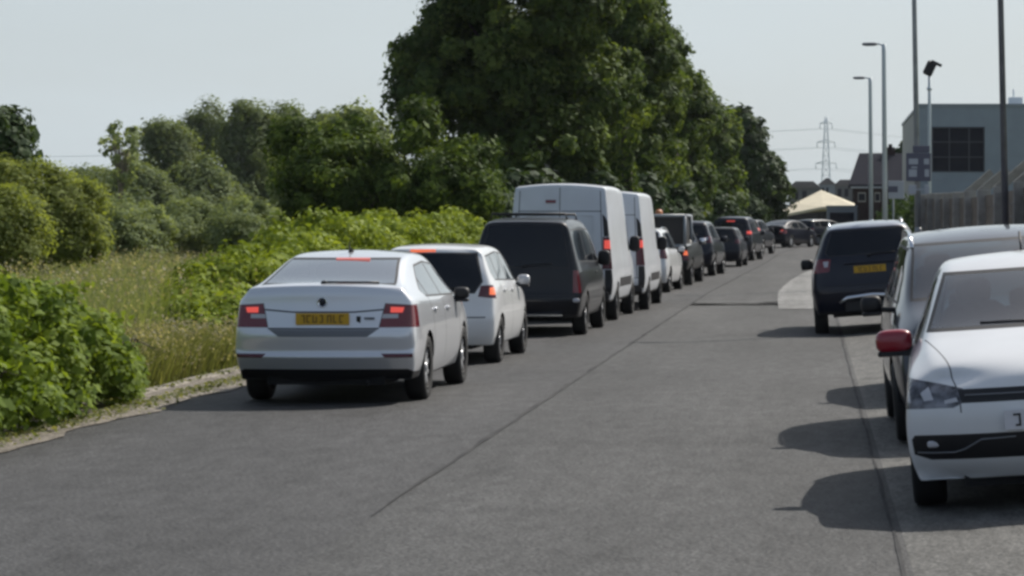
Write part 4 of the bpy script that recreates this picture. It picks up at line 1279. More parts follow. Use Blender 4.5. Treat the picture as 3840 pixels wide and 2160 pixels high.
VANHIGH = dict(L=5.95, W=2.02, H=2.60, zs=.36, r=.345, wy=(1.10, 4.75), tw=.215, wheel='cap', wr=(.985, .84), wf=(.90, .72), plan_r=.05, plan_f=.25, camber=.07,
    rear=[(.36, .10), (.50, .02), (.66, 0), (.74, .03), (.95, .035), (1.30, .035), (2.0, .06), (2.50, .13)],
    front=[(.36, 5.83), (.50, 5.91), (.68, 5.95), (.84, 5.94), (.98, 5.91), (1.10, 5.87), (1.16, 5.84), (1.21, 5.79)],
    st=[(.22, 2.53, 1.30, .84, 1.0), (1.2, 2.55, 1.30, .85, 1.01), (2.6, 2.55, 1.30, .85, 1.01), (3.9, 2.53, 1.28, .84, 1.01), (4.45, 2.30, 1.25, .82, 1.0), (4.95, 1.72, 1.2, .83, .98), (5.35, 1.32, 1.16, .84, .97), (5.6, 1.24, 1.10, .80, .94)],
    crease={'lip': .75, 'roof': .6, 'rear': .6, 'belt': .1},
    glz=dict(rear=None, front=[(-.80, 1.36), (.80, 1.36), (.74, 2.0), (-.74, 2.0)], fy=(4.2, 5.6), side=[(4.05, 1.30), (5.25, 1.28), (4.80, 1.90), (4.1, 1.92)], split=[]),
    tail=[(.80, 1.58), (1.1, 1.58), (1.1, .98), (.80, .98)], taily=.14, tail_lit=[(.83, 1.52), (1.1, 1.52), (1.1, 1.36), (.83, 1.36)],
    head=[(.55, .98), (1.0, 1.12), (1.0, .86), (.6, .84)], heady=5.3,
    lines=[('y', (0, .74), (0, 2.5), -1, .5), ('y', (-.78, 2.06), (-.03, 2.06), -1, .5), ('y', (.03, 2.06), (.78, 2.06), -1, .5), ('y', (-.9, .72), (.9, .72), -1, .5),
           ('y', (.81, .74), (.75, 2.44), -1, .5), ('y', (-.81, .74), (-.75, 2.44), -1, .5), ('x', (3.95, .5), (3.95, 2.0), 0, 0), ('x', (2.7, .5), (2.7, 2.3), 0, 0)],
    plate=None, high=(-.17, 2.24, .19, .06), my=4.95, mz=1.42, msize=(.11, .07, .16), handles=())
PICKUP = dict(SUV); PICKUP.update(L=5.1, W=1.84, H=1.78, zs=.42, r=.37, wy=(1.15, 4.2), wr=(.86, .84), wheel='cap', tailm='dark_red',
    rear=[(.42, .1), (.52, .02), (.62, 0), (.70, .02), (.80, .05), (.92, .05), (1.02, .05), (1.10, .06)],
    front=[(.40, 4.98), (.50, 5.06), (.64, 5.1), (.76, 5.09), (.86, 5.07), (.96, 5.04), (1.01, 5.01), (1.05, 4.96)],
    st=[(.2, 1.12, .98, .86, .91), (1.0, 1.12, 1.0, .86, .92), (1.75, 1.12, 1.02, .86, .92), (1.9, 1.70, 1.10, .66, .92), (2.6, 1.78, 1.10, .66, .92), (3.2, 1.74, 1.10, .66, .92), (3.6, 1.45, 1.1, .70, .92), (3.95, 1.20, 1.08, .76, .92),
        (4.3, 1.13, 1.03, .74, .90), (4.8, 1.08, .98, .70, .87)],
    glz=dict(rear=[(-.58, 1.62), (.58, 1.62), (.64, 1.28), (-.64, 1.28)], ry=(1.2, 2.2), front=[(-.72, 1.22), (.72, 1.22), (.62, 1.66), (-.62, 1.66)], fy=(3.0, 4.3), side=[(2.0, 1.60), (1.95, 1.18), (3.75, 1.16), (3.15, 1.62)], split=[2.75]),
    tail=[(.74, 1.0), (1.0, 1.0), (1.0, .70), (.74, .70)], taily=.2, tail_lit=[(.76, .96), (.9, .96), (.9, .84), (.76, .84)], tail_clear=None, heady=4.7, plate=None, high=(0, 1.72, .1, .02), wiper=None, my=3.62, mz=1.20, rails=None, lines=[])
SALOON = dict(LIFTBACK); SALOON.update(lines=[], step=None, refl=None, fin=None, handles=())

# --- first car of the queue
def ex_liftback(root, sk, mats, S, when):
    if when == 'cut': return
    y = sk.y_at(0, .985)
    b = MB(); b.lathe([(0, .052), (-.012, .050), (-.012, .042), (-.006, .040), (-.006, 0)], (0, 0, 0), 24, 0, Matrix.Translation((-.01, y - .002, 1.0)) @ Matrix.Rotation(-PI / 2, 4, 'Z') @ Matrix.Rotation(PI, 4, 'Y'))
    b.sq((-.01, y - .008, 1.0), (.028, .006, .034), .8, 8, 1)
    b.build('badge', [M['chrome'], M['darkgrey']], root)
    b = MB(); y = sk.y_at(.35, .83)
    b.box(.325, .365, y - .006, y + .01, .80, .865); b.box(.40, .50, y - .003, y + .01, .835, .855, 1)
    b.build('tailgate_sticker', [M['darkgreen'], M['greytrim']], root)

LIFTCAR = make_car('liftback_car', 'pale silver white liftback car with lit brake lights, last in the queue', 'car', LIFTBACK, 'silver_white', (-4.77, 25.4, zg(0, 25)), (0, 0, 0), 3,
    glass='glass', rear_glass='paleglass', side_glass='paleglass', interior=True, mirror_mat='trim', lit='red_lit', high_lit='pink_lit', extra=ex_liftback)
# --- second
make_car('hatchback_car', 'white hatchback with black rear window between the liftback and the black van', 'car', HATCH, 'white', (-4.85, 33.0, 0), (0, 0, R(-.4)), 3,
    glass='dark_glass', side_glass='paleglass', lit='orange_lit', high_lit='orange_lit', mirror_mat='rim')
# --- black van
def ex_blackvan(root, sk, mats, S, when):
    if when == 'cut': return
    for y in (.75, 2.3):
        b = MB(); b.tube([(-.62, y, 1.88), (-.60, y, 1.97), (.60, y, 1.97), (.62, y, 1.88)], .020, 6)
        b.build('roof_bar', M['trim'], root)
    b = MB(); b.box(-.62, .62, .02, .10, .33, .355); b.build('bumper_chrome', M['chrome'], root)
    b = MB(); b.sq((.83, sk.y_at(.83, .60) - .0, .58), (.06, .025, .035), .7, 8); b.build('fog_lamp', M['clear_lens'], root)
BLACKVAN = make_car('black_van', 'black panel van with tinted tailgate glass and roof bars', 'van', VANLOW, 'black', (-4.63, 41.8, 0), (0, 0, R(-.5)), 3, extra=ex_blackvan, mirror_mat='trim')
# --- two high roof vans
def ex_highvan(root, sk, mats, S, when):
    if when == 'cut':
        for sg in (1, -1):
            sk.cut('y', [(sg * .82, 1.59), (sg * .97, 1.59), (sg * .90, 2.46), (sg * .76, 2.46)], -1, .10, mi=1)
            sk.cut('y', [(sg * .84, .5), (sg * 1.2, .5), (sg * 1.2, .97), (sg * .84, .97)], -1, .10, mi=1)
            sk.cut('x', [(1.5, .62), (4.3, .62), (4.3, .80), (1.5, .80)], .6 if sg > 0 else -30, 30 if sg > 0 else -.6, mi=1)
        return
    b = MB(); b.box(-.92, .92, -.045, .10, .40, .56, ch=.02); b.build('rear_bumper', M['trim'], root)
    for sg in (1, -1):
        b = MB()
        for x, z0, z1 in ((.16, 1.22, 1.98), (.62, 1.22, 1.98)):
            y = sk.y_at(sg * x, 1.6); b.box(sg * x - .012, sg * x + .012, y - .006, y + .01, z0, z1)
        for z in (1.22, 1.98):
            y = sk.y_at(sg * .39, z); b.box(sg * .39 - .22, sg * .39 + .22, y - .006, y + .01, z - .012, z + .012)
        b.build('pressed_panel', M['vanwhite'], root)
    b = MB(); b.box(.05, .16, sk.y_at(.1, 1.1) - .03, sk.y_at(.1, 1.1), 1.05, 1.12, ch=.008); b.build('door_handle', M['trim'], root)
V1 = make_car('high_roof_van', 'white high roof van directly ahead of the black van', 'van', VANHIGH, 'vanwhite', (-4.72, 48.65, 0), (0, 0, R(-.6)), 3, lit='red_lit', high_lit='red_lens', extra=ex_highvan, mirror_mat='trim', group='white high roof vans in the queue')
V2 = copy_tree(V1)
V2.location = (-4.50, 54.9, 0); V2['label'] = 'second white high roof van, ahead of the first one'; V2.scale = (.985, 1, .985)
# --- crossover
make_car('crossover_car', 'white rounded crossover half hidden ahead of the two white vans', 'car', MPV, 'white', (-4.55, 66.2, zg(-4, 67)), (0, 0, R(-3.5)), 2, mirror_mat='white', side_glass='dark_glass')
# --- pickup
def ex_pickup(root, sk, mats, S, when):
    if when == 'cut': return
    b = MB(); x, y0, y1, z0, z1 = .80, .10, 1.80, 1.10, 1.93
    for p in [((-x, y0, z0), (-x, y0, z1)), ((x, y0, z0), (x, y0, z1)), ((-x, y1, z0), (-x, y1, z1)), ((x, y1, z0), (x, y1, z1)), ((-x, y0, z1), (x, y0, z1)), ((-x, y1, z1), (x, y1, z1)),
              ((-x, y0, z1), (-x, y1, z1)), ((x, y0, z1), (x, y1, z1)), ((-x, y0, z0), (x, y0, z0)), ((-x, y0, z0), (-x, y1, z0)), ((x, y0, z0), (x, y1, z0))]:
        b.tube(p, .045, 6)
    o = b.build('canopy_frame', M['box'], root)
    b = MB(); b.box(-x + .03, x - .03, y0 + .03, y1 - .03, z0 + .01, z1 - .03, ch=.01); b.build('canopy_panel', M['trim'], o)
    b = MB(); b.lathe([(0, .10), (.03, .11), (.13, .10), (.17, .05), (.17, 0)], (0, 0, 0), 16, 0, Matrix.Translation((-.15, 2.2, 1.95)) @ Matrix.Rotation(-PI / 2, 4, 'Y') @ Matrix.Scale(1.5, 4, (0, 1, 0)))
    b.tube([(-.15, 2.2, 1.75), (-.15, 2.2, 1.96)], .02, 6)
    b.build('beacon', M['amber'], root)
make_car('pickup_truck', 'dark pickup with a grey framed canopy and amber beacon', 'pickup', PICKUP, 'darkgreen', (-4.33, 71.9, zg(-4, 73)), (0, 0, R(-3)), 2, extra=ex_pickup, mirror_mat='chrome', lit='orange_lit')
# --- people carrier
make_car('people_carrier', 'dark tall people carrier ahead of the pickup', 'car', dict(SUV, H=1.74, rails=None, plate=None), 'navy', (-4.0, 80.6, zg(-4, 81)), (0, 0, R(-4)), 2)
make_car('compact_car', 'small dark car with a bright silver roof edge', 'car', dict(HATCH, H=1.46, plate=None), 'darkgrey', (-3.46, 94.7, zg(-3, 95)), (0, 0, R(-3)), 2)
make_car('tall_suv', 'tall dark SUV with its high brake light lit above the small dark car', 'car', dict(SUV, H=1.84, rails=None, plate=None), 'navy', (-3.40, 107.0, zg(-3, 108)), (0, 0, R(-6)), 2, lit='red_lit', high_lit='red_lit')
make_car('estate_car', 'dark car mostly hidden between the tall SUV and the turning saloon', 'car', dict(SUV, H=1.62, L=4.4, rails=None, plate=None), 'darkgrey', (-3.28, 119.0, zg(-3, 120)), (0, 0, R(-9)), 2, lit='pink_lit')
make_car('saloon_car', 'dark saloon turning right with brake light lit at the bend', 'car', dict(SALOON, plate=None), 'darkgrey', (-2.35, 140.0, zg(-2, 141)), (0, 0, R(-24)), 2, lit='red_lit', mirror_mat='darkgrey')
make_car('far_hatchback', 'dark hatchback beyond the turning saloon under the cream canopy', 'car', dict(HATCH, H=1.50, plate=None), 'navy', (-.75, 149.0, zg(-1, 150)), (0, 0, R(-40)), 2)

# --- parked SUV on the right
def ex_suv(root, sk, mats, S, when):
    if when == 'cut':
        sk.cut('y', [(-1, 1.72), (1, 1.72), (1, 2), (-1, 2)], -1, 3.0, mi=3)  # pale roof faces paint in the bright sky reflection
        return
    b = MB()
    pts = [(-.52, -.01, .52), (-.40, -.04, .60), (0, -.05, .63), (.40, -.04, .60), (.52, -.01, .52)]
    b.tube(pts, .035, 8); b.build('skid_plate', M['chrome'], root)
    b = MB(); b.box(-.45, .45, -.02, .12, .36, .56, ch=.02); b.build('rear_valance', M['trim'], root)
    b = MB(); b.box(-.42, .42, sk.y_at(0, 1.155) - .02, sk.y_at(0, 1.155) + .02, 1.14, 1.165, ch=.005); b.build('plate_garnish', M['darkgrey'], root)
make_car('parked_suv', 'dark blue SUV with silver roof rails parked on the right', 'car', dict(SUV, H=1.83, W=1.94, crease={'lip': .3, 'roof': .1, 'rear': .15, 'belt': .2}, wr=(.90, .58), tailm='red_lens', painted_light='silver', glz=dict(SUV['glz'], rear=[(-.58, 1.70), (.58, 1.70), (.72, 1.34), (.66, 1.28), (-.66, 1.28), (-.72, 1.34)]), high=(0, 1.715, .3, .02)), 'navy', (1.00, 42.4, zg(.95, 43)), (0, R(-4.2), 0), 3, extra=ex_suv, mirror_mat='trim')
# --- silver people carrier behind the white hatchback, nose to the camera
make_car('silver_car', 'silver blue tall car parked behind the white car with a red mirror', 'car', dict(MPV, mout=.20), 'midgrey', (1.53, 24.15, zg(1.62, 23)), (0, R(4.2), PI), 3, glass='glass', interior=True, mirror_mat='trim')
# --- white hatchback, front end to the camera
def ex_front(root, sk, mats, S, when):
    if when == 'cut':
        g = sk.tagid('grille'); mats[g] = M['trim']
        sk.cut('y', [(-.50, .655), (.50, .655), (.52, .735), (-.52, .735)], 3.5, 30, t=g, nd=(0, 1, 0), nthr=.2)
        g = sk.tagid('lower_grille'); mats[g] = M['trim']
        sk.cut('y', [(-.80, .36), (-.70, .325), (.70, .325), (.80, .36), (.81, .45), (.79, .475), (-.79, .475), (-.81, .45)], 3.4, 30, t=g, nd=(0, 1, 0), nthr=.1)
        for sg in (1, -1):
            g = sk.tagid('headlight_glass'); mats[g] = M['clear_lens']
            for q in ([(.80, .665), (.85, .68), (.85, .76), (.81, .775)], [(.665, .68), (.72, .675), (.74, .72), (.69, .755)], [(.52, .665), (.60, .655), (.60, .675), (.53, .69)]):
                sk.cut('y', [(sg * x, z) for x, z in q], 3.4, 30, t=g)
            g = sk.tagid('indicator'); mats[g] = M['head_dark']
        for ln in [((-.80, .80), (-.60, .90)), ((.80, .80), (.60, .90))]: pass
        # bonnet shut lines
        for sg in (1, -1):
            a, b = Vector((sg * .50, 3.92)), Vector((sg * .70, 3.02)); t_ = (b - a).normalized(); n = Vector((-t_.y, t_.x)) * .0035
            sk.cut('z', [tuple(a + n), tuple(b + n), tuple(b - n), tuple(a - n)], .6, 30, mi=2)
        return
    for sg in (1, -1):
        y = sk.y_at(sg * .66, .40, False)
        b = MB(); b.box(sg * .62 - .10, sg * .62 + .10, y - .05, y + .008, .40, .44, ch=.01)
        b.build('fog_light', M['clear_lens'], root)
        b = MB(); pts = []
        for x, z in ((.78, .372), (.70, .368), (.56, .368), (.50, .385), (.40, .44), (.20, .448)):
            pts.append((sg * x, sk.y_at(sg * x, z, False) + .004, z))
        b.tube(pts, .005, 6); b.build('grille_chrome', M['hubcap'], root)
    b = MB()
    for z in (.70,):
        pts = [(x, sk.y_at(x, z, False) + .003, z) for x in np.linspace(-.48, .48, 9)]
        b.tube(pts, .005, 6)
    b.build('grille_bar', M['hubcap'], root)
    plate(root, sk, 0, .545, .52, .112, M['whiteplate'], rear=False)
    b = MB(); y = sk.y_at(0, .70, False)
    b.sq((0, y, .71), (.06, .012, .055), .9, 10); b.build('badge', M['chrome'], root)
    for sg in (-1, 1):
        b = MB(); pts = []
        for k in range(6):
            x = sg * .05 + .6 * k / 5 - .3; z = 1.055 + .012 * k / 5
            pts.append((x, sk.y_at(x, z + .02, False) + .012, z + .015))
        b.tube(pts, .010, 6); b.build('wiper', M['trim'], root)
make_car('white_hatchback', 'white hatchback with red mirror caps parked nose towards the camera', 'car', SMALL, 'white', (1.62, 19.15, zg(1.44, 17)), (0, R(4.2), PI - R(3.0)), 3, glass='glass', interior=True, mirror_mat='redcap', extra=ex_front)
make_car('grey_hatchback', 'grey hatchback parked behind the silver car, casting the farthest of the three parked car shadows', 'car', dict(HATCH, H=1.48), 'darkgrey', (1.75, 29.2, zg(1.75, 27)), (0, R(4.2), PI), 2)

# ------------------------------------------------------------------ street furniture and buildings
def lamp_post(u, d, label, mat_, r0, r1, lean):
    x = px(u, d); z = zg(x, d)
    r = empty('street_lamp', (x, d, z), (0, R(lean), 0)); tag(r, label, 'street lamp', 'street lamps along the right side')
    b = MB(); b.tube([(0, 0, 0), (0, 0, 1.25)], r0 * 1.35, 12); b.tube([(0, 0, 1.25), (0, 0, 1.45)], [r0 * 1.35, r0], 12); b.box(-.05, .05, -r0 * 1.4, -r0 * 1.3, .5, 1.0)
    b.build('base_section', mat_, r)
    b = MB(); b.tube([(0, 0, 1.45), (0, 0, 7.75), (0, 0, 8.0)], [r0, r1, r1], 12); b.build('column', mat_, r)
    b = MB(); b.tube([(0, 0, 7.9), (-.12, 0, 8.0), (-.35, 0, 8.02)], .035, 8); b.build('arm', mat_, r)
    b = MB(); b.sq((-.52, 0, 8.0), (.28, .12, .06), .5, 10); b.build('lantern', M['polegrey'], r)
    b = MB(); b.box(-.68, -.36, -.08, .08, 7.935, 7.955); b.build('lens', M['clear_lens'], r)
lamp_post(2535, 46, 'nearest street lamp, dark column crossing the grey building', M['polegrey'], .062, .05, -1.3)
lamp_post(2312, 71, 'street lamp carrying the traffic signs in front of the house', M['steel'], .085, .065, -1.0)
lamp_post(2227, 96, 'pale street lamp with its lantern in view, taller in the picture of the two', M['palepole'], .10, .08, -.4)
lamp_post(2192, 121, 'farthest pale street lamp, beyond the taller looking one', M['palepole'], .10, .085, -.4)
# camera pole
d = 86; x = px(2338, d)
r = empty('camera_pole', (x, d, zg(x, d))); tag(r, 'thin pole with dark floodlight head behind the second lamp', 'camera pole')
zt = pz(185, d) - zg(x, d)
b = MB(); b.tube([(0, 0, 0), (0, 0, zt - .9), (0, 0, zt)], [.065, .055, .045], 10); b.tube([(0, 0, zt - .55), (0, 0, zt - .45)], .085, 10); b.build('pole', M['palepole'], r)
b = MB(); T = Matrix.Translation((0, 0, zt + .15)) @ Matrix.Rotation(R(25), 4, 'Y')
b.box(-.16, .16, -.14, .14, -.22, .26, 0, T, .05); b.box(-.05, .32, -.16, .16, .22, .30, 0, T); b.build('head', M['trim'], r)
# signs
d = 70.7; x = px(2311, d)
r = empty('traffic_sign', (x, d, zg(x, d))); tag(r, 'dark sign board with pale panels on the second street lamp', 'sign')
z0, z1 = pz(456, d) - zg(x, d), pz(385, d) - zg(x, d)
b = MB(); b.box(-.34, .33, -.035, 0, z0, z1, ch=.01); b.box(-.16, .30, -.035, 0, z1 + .01, z1 + .20, ch=.01); b.build('sign_board', M['signface'], r)
b = MB()
for a0, a1, q0, q1 in ((-.27, -.02, .60, .80), (.14, .28, .60, .80), (-.27, -.05, .16, .42), (.16, .28, .16, .42), (-.20, -.04, .46, .52)):
    b.box(a0, a1, -.043, -.036, z0 + (z1 - z0) * q0, z0 + (z1 - z0) * q1)
b.build('sign_marks', M['signwhite'], r)
b = MB(); b.box(-.27, -.07, -.03, 0, z0 - .34, z0 - .10, ch=.006); b.box(.16, .28, -.03, 0, z0 - .34, z0 - .10, ch=.006); b.box(-.3, .3, 0, .02, z0 - .24, z0 - .2); b.build('small_plates', M['signwhite'], r)
d = 95.3; x = px(2254, d)
r = empty('white_sign', (x, d, zg(x, d))); tag(r, 'white sign with a dark notch between the house and the lamp', 'sign')
z0, z1 = pz(500, d) - zg(x, d), pz(455, d) - zg(x, d)
b = MB(); b.box(-.29, .29, -.03, 0, z0, z1, ch=.01); b.build('sign_face', M['signwhite'], r)
b = MB(); b.box(-.29, .06, -.04, -.03, z0 + (z1 - z0) * .36, z0 + (z1 - z0) * .70); b.build('sign_mark', M['signface'], r)
b = MB(); b.tube([(-.1, .03, 0), (-.1, .03, z1 - .05)], .035, 8); b.build('post', M['steel'], r)

# concrete post fence on the right
FXX = 3.75
r = empty('concrete_fence', (0, 0, 0)); tag(r, 'brown grey board fence between cranked concrete posts on the right', 'fence')
ys = [36.5, 41.4, 46.3, 51.4, 56.4, 61.4, 66.4, 71.4, 76.4, 81.4, 86.4, 91.4]
for i, y in enumerate(ys):
    z = zg(FXX, y); b = MB()
    b.box(FXX - .20, FXX + .08, y - .10, y + .10, z - .1, z + 2.35, ch=.015)
    if y < 62: b.prism([(FXX - .20, z + 2.35), (FXX + .08, z + 2.35), (FXX + .50, z + 2.74), (FXX + .40, z + 2.86)], 'y', y - .08, y + .08)
    b.build('post', M['concrete'], r)
    if i < len(ys) - 1:
        y2 = ys[i + 1]; b = MB(); zz = z
        n = 9
        for k in range(n):
            o_ = .012 * (k % 2)
            b.box(FXX - .03 + o_, FXX + .01 + o_, y + .10, y2 - .10, zz + .04 + k * .245, zz + .04 + k * .245 + .235)
        b.build('board_panel', M['fenceboard'], r)
r2 = r
# grey office building behind the fence
d = 150; s = d / 6576
x0 = px(2312, d); x1 = px(2780, d); zr = pz(268, d); zb = pz(640, d); yb = 178
r = empty('office_building', (x0, d, 0)); tag(r, 'blue grey flat roofed building with a large dark window', 'building')
T = Matrix.Translation((-x0, -d, 0))
wx0, wx1, wz0, wz1 = px(2344, d), px(2477, d), pz(433, d), pz(319, d)
b = MB()
b.box(x0, wx0, d, d + .3, zb, zr, T=T); b.box(wx1, x1, d, d + .3, zb, zr, T=T); b.box(wx0, wx1, d, d + .3, zb, wz0, T=T); b.box(wx0, wx1, d, d + .3, wz1, zr, T=T)
b.build('front_wall', M['cladding'], r)
b = MB(); b.box(x0, x0 + .3, d + .3, yb, zb, zr, T=T)
b.build('side_wall', M['claddingside'], r)
b = MB(); b.box(x1 - .3, x1, d + .3, yb, zb, zr, T=T); b.box(x0 + .3, x1 - .3, yb - .3, yb, zb, zr, T=T); b.build('rear_wall', M['claddingside'], r)
b = MB(); b.box(x0 - .06, x1 + .06, d - .06, yb + .06, zr, zr + .16, T=T); b.build('roof', M['box'], r)
b = MB()
for k in range(1, 6):
    zz = zb + (zr - zb) * k / 6
    if wz0 - .1 < zz < wz1 + .1:
        b.box(x0, wx0 - .08, d - .012, d, zz, zz + .03, T=T); b.box(wx1 + .08, x1, d - .012, d, zz, zz + .03, T=T)
    else: b.box(x0, x1, d - .012, d, zz, zz + .03, T=T)
b.build('panel_joints', M['box'], r)
b = MB(); t = .07
b.box(wx0, wx1, d - .03, d + .1, wz1 - t, wz1, T=T); b.box(wx0, wx1, d - .03, d + .1, wz0, wz0 + t, T=T)
b.box(wx0, wx0 + t, d - .03, d + .1, wz0 + t, wz1 - t, T=T); b.box(wx1 - t, wx1, d - .03, d + .1, wz0 + t, wz1 - t, T=T)
for k in (1, 2):
    xx = wx0 + (wx1 - wx0) * k / 3 + (.12 if k == 2 else 0)
    b.box(xx - .035, xx + .035, d + .0, d + .1, wz0 + t, wz1 - t, T=T)
    zz = wz0 + (wz1 - wz0) * k / 3
    b.box(wx0 + t, wx1 - t, d + .02, d + .09, zz - .03, zz + .03, T=T)
w = b.build('window', M['winframe'], r)
b = MB(); b.box(wx0 + t, wx1 - t, d + .12, d + .14, wz0 + t, wz1 - t, T=T); b.build('pane', M['pane'], w)
b = MB(); xx = px(2565, d); b.box(xx - .3, xx + .5, d + 4, d + 5, zr + .16, zr + .75, T=T, ch=.03); b.tube([(xx - x0, 4.5, zr + .7), (xx - x0, 4.5, zr + 1.25)], .05, 8); b.build('roof_vent', M['palepole'], r)

# slate roofed house
d = 200
r = empty('slate_house', (px(2200, d), d, 0)); tag(r, 'dark brick house with steep slate roof left of the grey building', 'house')
T = Matrix.Translation((-px(2200, d), -d, 0))
xa, xb, xt = px(2140, d), px(2300, d), px(2164, d)
ze, zr = pz(462, d), pz(381, d)
b = MB(); b.box(xa + .25, xb, d + .3, d + 8.5, 0, ze, T=T); b.build('wall', M['brick'], r)
b = MB()
b.add([(xa - .1, d, ze - .05), (xb, d, ze - .05), (xb, d + 4.4, zr), (xt, d + 4.4, zr), (xa - .1, d + 8.8, ze - .05), (xb, d + 8.8, ze - .05),
       (xa - .1, d, ze - .25), (xb, d, ze - .25), (xa - .1, d + 8.8, ze - .25), (xb, d + 8.8, ze - .25)],
      [(0, 1, 2, 3), (4, 3, 2, 5), (0, 3, 4), (6, 7, 1, 0), (6, 8, 9, 7), (8, 4, 5, 9), (6, 0, 4, 8), (7, 9, 5, 2, 1)], T=T)
rf = b.build('roof', M['rooftile'], r)
xc = px(2244, d); b = MB(); b.box(xc - .35, xc + .35, d + 4.1, d + 4.8, zr - .5, pz(366, d), T=T); b.box(xc - .15, xc + .15, d + 4.3, d + 4.6, pz(366, d), pz(358, d), T=T); b.build('chimney', M['brick'], rf)
b = MB(); b.box(xa, xb, d - .12, d, ze - .36, ze - .22, T=T); b.build('gutter', M['box'], r)
for (u0, u1) in ((2158, 2178), (2200, 2215)):
    b = MB(); b.box(px(u0, d), px(u1, d), d + .22, d + .3, pz(508, d), pz(484, d), T=T); f = b.build('window', M['claddingside'], r)
    b = MB(); b.box(px(u0 + 2, d), px(u1 - 2, d), d + .19, d + .22, pz(505, d), pz(487, d), T=T); b.build('pane', M['pane'], f)
b = (px(2262, 215), 215)
tree('garden_tree', 'dark tree crown showing between the house roof and the grey building', 'tree', b, [E(2240, 2300, 362, 480, 215, 1.5, b)], M['leafdark'], 40, .5, 50, .2)
# dark hedge below the house
r = empty('dark_hedge', (0, 0, 0)); tag(r, 'dark hedge along the far right side below the house', 'hedge')
P = []
for k in range(130):
    y = random.uniform(96, 150); x = 3.6 + bend(y) * .35 + random.uniform(-.4, .4)
    n = 60; e = rng.normal(size=(n, 3))
    P.append(np.array([x, y, zg(x, y) + random.uniform(.4, 1.9)]) + e * .26)
pos = np.concatenate(P)
leaf_object('foliage', pos, rng.normal(size=pos.shape), rng.uniform(.08, .18, len(pos)), rng.random(len(pos)) * .6, M['leafdark'], r)
# cream canopy at the end of the road
d = 188
def cp(u, v, dd=0): return (px(u, d + dd), d + dd, pz(v, d + dd))
r = empty('cream_canopy', (px(2050, d), d, lerp(ZT, d))); tag(r, 'cream pitched fabric canopy at the end of the road', 'canopy')
T = Matrix.Translation((-px(2050, d), -d, -lerp(ZT, d)))
f = [cp(1946, 545), cp(2068, 520), cp(2150, 517), cp(2066, 478, 5)]
bk = [cp(1950, 538, 10), cp(2150, 512, 10)]
mid = [cp(1998, 512, 2), cp(1985, 515, 6)]
b = MB()
b.add([f[0], mid[0], f[1], f[2], f[3], bk[0], bk[1]], [(0, 2, 1), (1, 2, 4), (2, 3, 4), (3, 6, 4), (4, 6, 5), (5, 0, 1), (5, 1, 4)], T=T)
under = [(p[0], p[1], p[2] - .18) for p in (f[0], f[1], f[2], bk[1], bk[0])]
b.add([f[0], f[1], f[2], bk[1], bk[0]] + under, [(0, 1, 6, 5), (1, 2, 7, 6), (2, 3, 8, 7), (3, 4, 9, 8), (4, 0, 5, 9), (5, 6, 7, 8, 9)], T=T)
b.build('canopy_roof', M['cream'], r)
for u, dd in ((1956, .6), (2066, .6), (2142, .6), (1960, 9.4), (2142, 9.4)):
    b = MB(); p = cp(u, 545, dd); b.tube([(p[0], p[1], lerp(ZT, d)), (p[0], p[1], p[2] + .2)], .09, 8, T=T); b.build('post', M['trim'], r)
b = MB()
for k in range(1):
    xa, xb = px(1935, d + 12), px(2160, d + 12)
    b.box(xa, xb, d + 12, d + 12.3, lerp(ZT, d), pz(524, d + 12), T=T)
b.build('rear_wall', M['trim'], r)  # added black sheet stands in for the dark space under the canopy
# site cabin
d = 172
r = empty('site_cabin', (px(2115, d), d, lerp(ZT, d))); tag(r, 'grey blue site cabin in front of the canopy', 'cabin')
x0, x1 = px(2080, d) - px(2115, d), px(2156, d) - px(2115, d); zc = pz(520, d) - lerp(ZT, d)
b = MB(); b.box(x0, x1, 0, 2.4, .1, zc, ch=.03); b.build('cabin_body', M['box'], r)
b = MB(); b.box(x0 - .05, x1 + .05, -.05, 2.45, zc, zc + .08, ch=.01); b.build('cabin_roof', M['cladding'], r)
b = MB(); b.box(x0 + .2, x1 - .2, -.03, 0, .35, zc - .38); b.build('cabin_window', M['pane'], r)
# low far buildings
for (u0, u1, v, d, nm, lab, m_) in [(1985, 2062, 456, 320, 'far_building', 'low grey building on the skyline above the canopy', 'farbuild'), (2062, 2100, 448, 330, 'far_building', 'teal grey building at the foot of the pylon', 'box'), (2098, 2160, 452, 340, 'far_building', 'low building on the skyline left of the house', 'farbuild')]:
    r = empty(nm, (px(u0, d), d, 0)); tag(r, lab, 'building')
    w = px(u1, d) - px(u0, d); h = pz(v, d)
    b = MB(); b.box(0, w, 0, 8, .5, h - .8); b.build('wall', M[m_], r)
    b = MB(); b.prism([(-.2, h - .8), (w + .2, h - .8), (w - .8, h), (.8, h)], 'y', -.2, 8.2); b.build('roof', M['farroof'], r)
    b = MB()
    for k in range(2): b.box(w * (.15 + .28 * k), w * (.30 + .28 * k), -.05, 0, h - 2.2, h - 1.2)
    b.build('window', M['pane'], r)
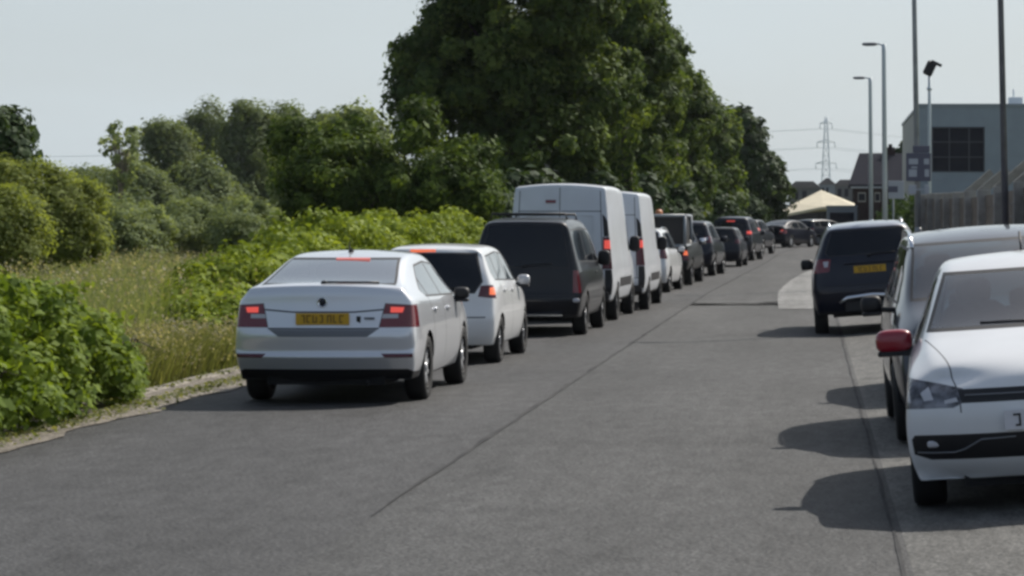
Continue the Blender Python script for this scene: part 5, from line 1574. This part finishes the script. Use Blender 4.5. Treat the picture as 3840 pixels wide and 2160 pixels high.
# electricity pylon
d = 560; s = d / 6576
r = empty('electricity_pylon', (px(2078, d), d, 1)); tag(r, 'pale lattice electricity pylon above the far end of the road', 'pylon')
H = pz(293, d) - 1
b = MB()
wd = [(0, 1.7), (H * .45, .9), (H * .78, .5), (H, .2)]
def wat(z):
    for (a, wa), (c, wc) in zip(wd, wd[1:]):
        if z <= c: return wa + (wc - wa) * (z - a) / (c - a)
    return wd[-1][1]
lv = [H * k / 12 for k in range(13)]
for sx in (1, -1):
    for sy in (1, -1): b.tube([(sx * wat(z), sy * wat(z), z) for z in lv], .11, 5)
for z, z2 in zip(lv, lv[1:]):
    for sy in (1, -1):
        b.tube([(-wat(z), sy * wat(z), z), (wat(z2), sy * wat(z2), z2)], .05, 4); b.tube([(wat(z), sy * wat(z), z), (-wat(z2), sy * wat(z2), z2)], .05, 4)
        b.tube([(-wat(z), sy * wat(z), z), (wat(z), sy * wat(z), z)], .05, 4)
b.build('lattice_tower', M['pylon'], r)
for z, L in ((H * .60, 2.2), (H * .78, 1.9), (H * .94, 1.3)):
    b = MB(); b.tube([(-L, 0, z), (0, 0, z + .6), (L, 0, z)], .08, 5); b.tube([(-L, 0, z), (L, 0, z)], .07, 5)
    for sx in (1, -1): b.tube([(sx * L, 0, z), (sx * L, 0, z - 1.1)], .1, 5)
    b.build('cross_arm', M['pylon'], r)
# power lines: thin sagging wires
for k, (za, zb_) in enumerate(((H * .60, 0), (H * .78, 0), (H * .94, 0))):
    for sx in (1, -1):
        L = (2.2, 1.9, 1.3)[k]
        b = MB(); X = px(2078, d)
        for x_end, y_end in ((X + 170, d + 110), (X - 420, d + 160)):
            pts = []
            for t in np.linspace(0, 1, 15):
                pts.append((X + sx * L + (x_end - X) * t, d + (y_end - d) * t, 1 + za - 1.1 - 9 * 4 * t * (1 - t) * .45))
            b.tube(pts, .03, 4)
        tag(b.build('power_line', M['wire']), ['lowest', 'middle', 'highest'][k] + (' near' if sx > 0 else ' far') + ' power line strung from the pale pylon', 'power line', 'power lines')

# the air: one thin closed box of haze round everything
b = MB(); b.box(-280, 320, -30, 720, -2, 45)
hz = b.build('haze', [])
hm = bpy.data.materials.new('thin summer haze'); hm.use_nodes = True
n, l = hm.node_tree.nodes, hm.node_tree.links; n.clear()
o_ = n.new('ShaderNodeOutputMaterial'); pv = n.new('ShaderNodeVolumePrincipled')
pv.inputs['Color'].default_value = (0.86, 0.92, 1.0, 1); pv.inputs['Density'].default_value = 0.00007; pv.inputs['Anisotropy'].default_value = 0.3
l.new(pv.outputs[0], o_.inputs['Volume']); hz.data.materials.append(hm)
tag(hz, 'thin pale summer haze over the whole road', 'haze', kind='stuff')
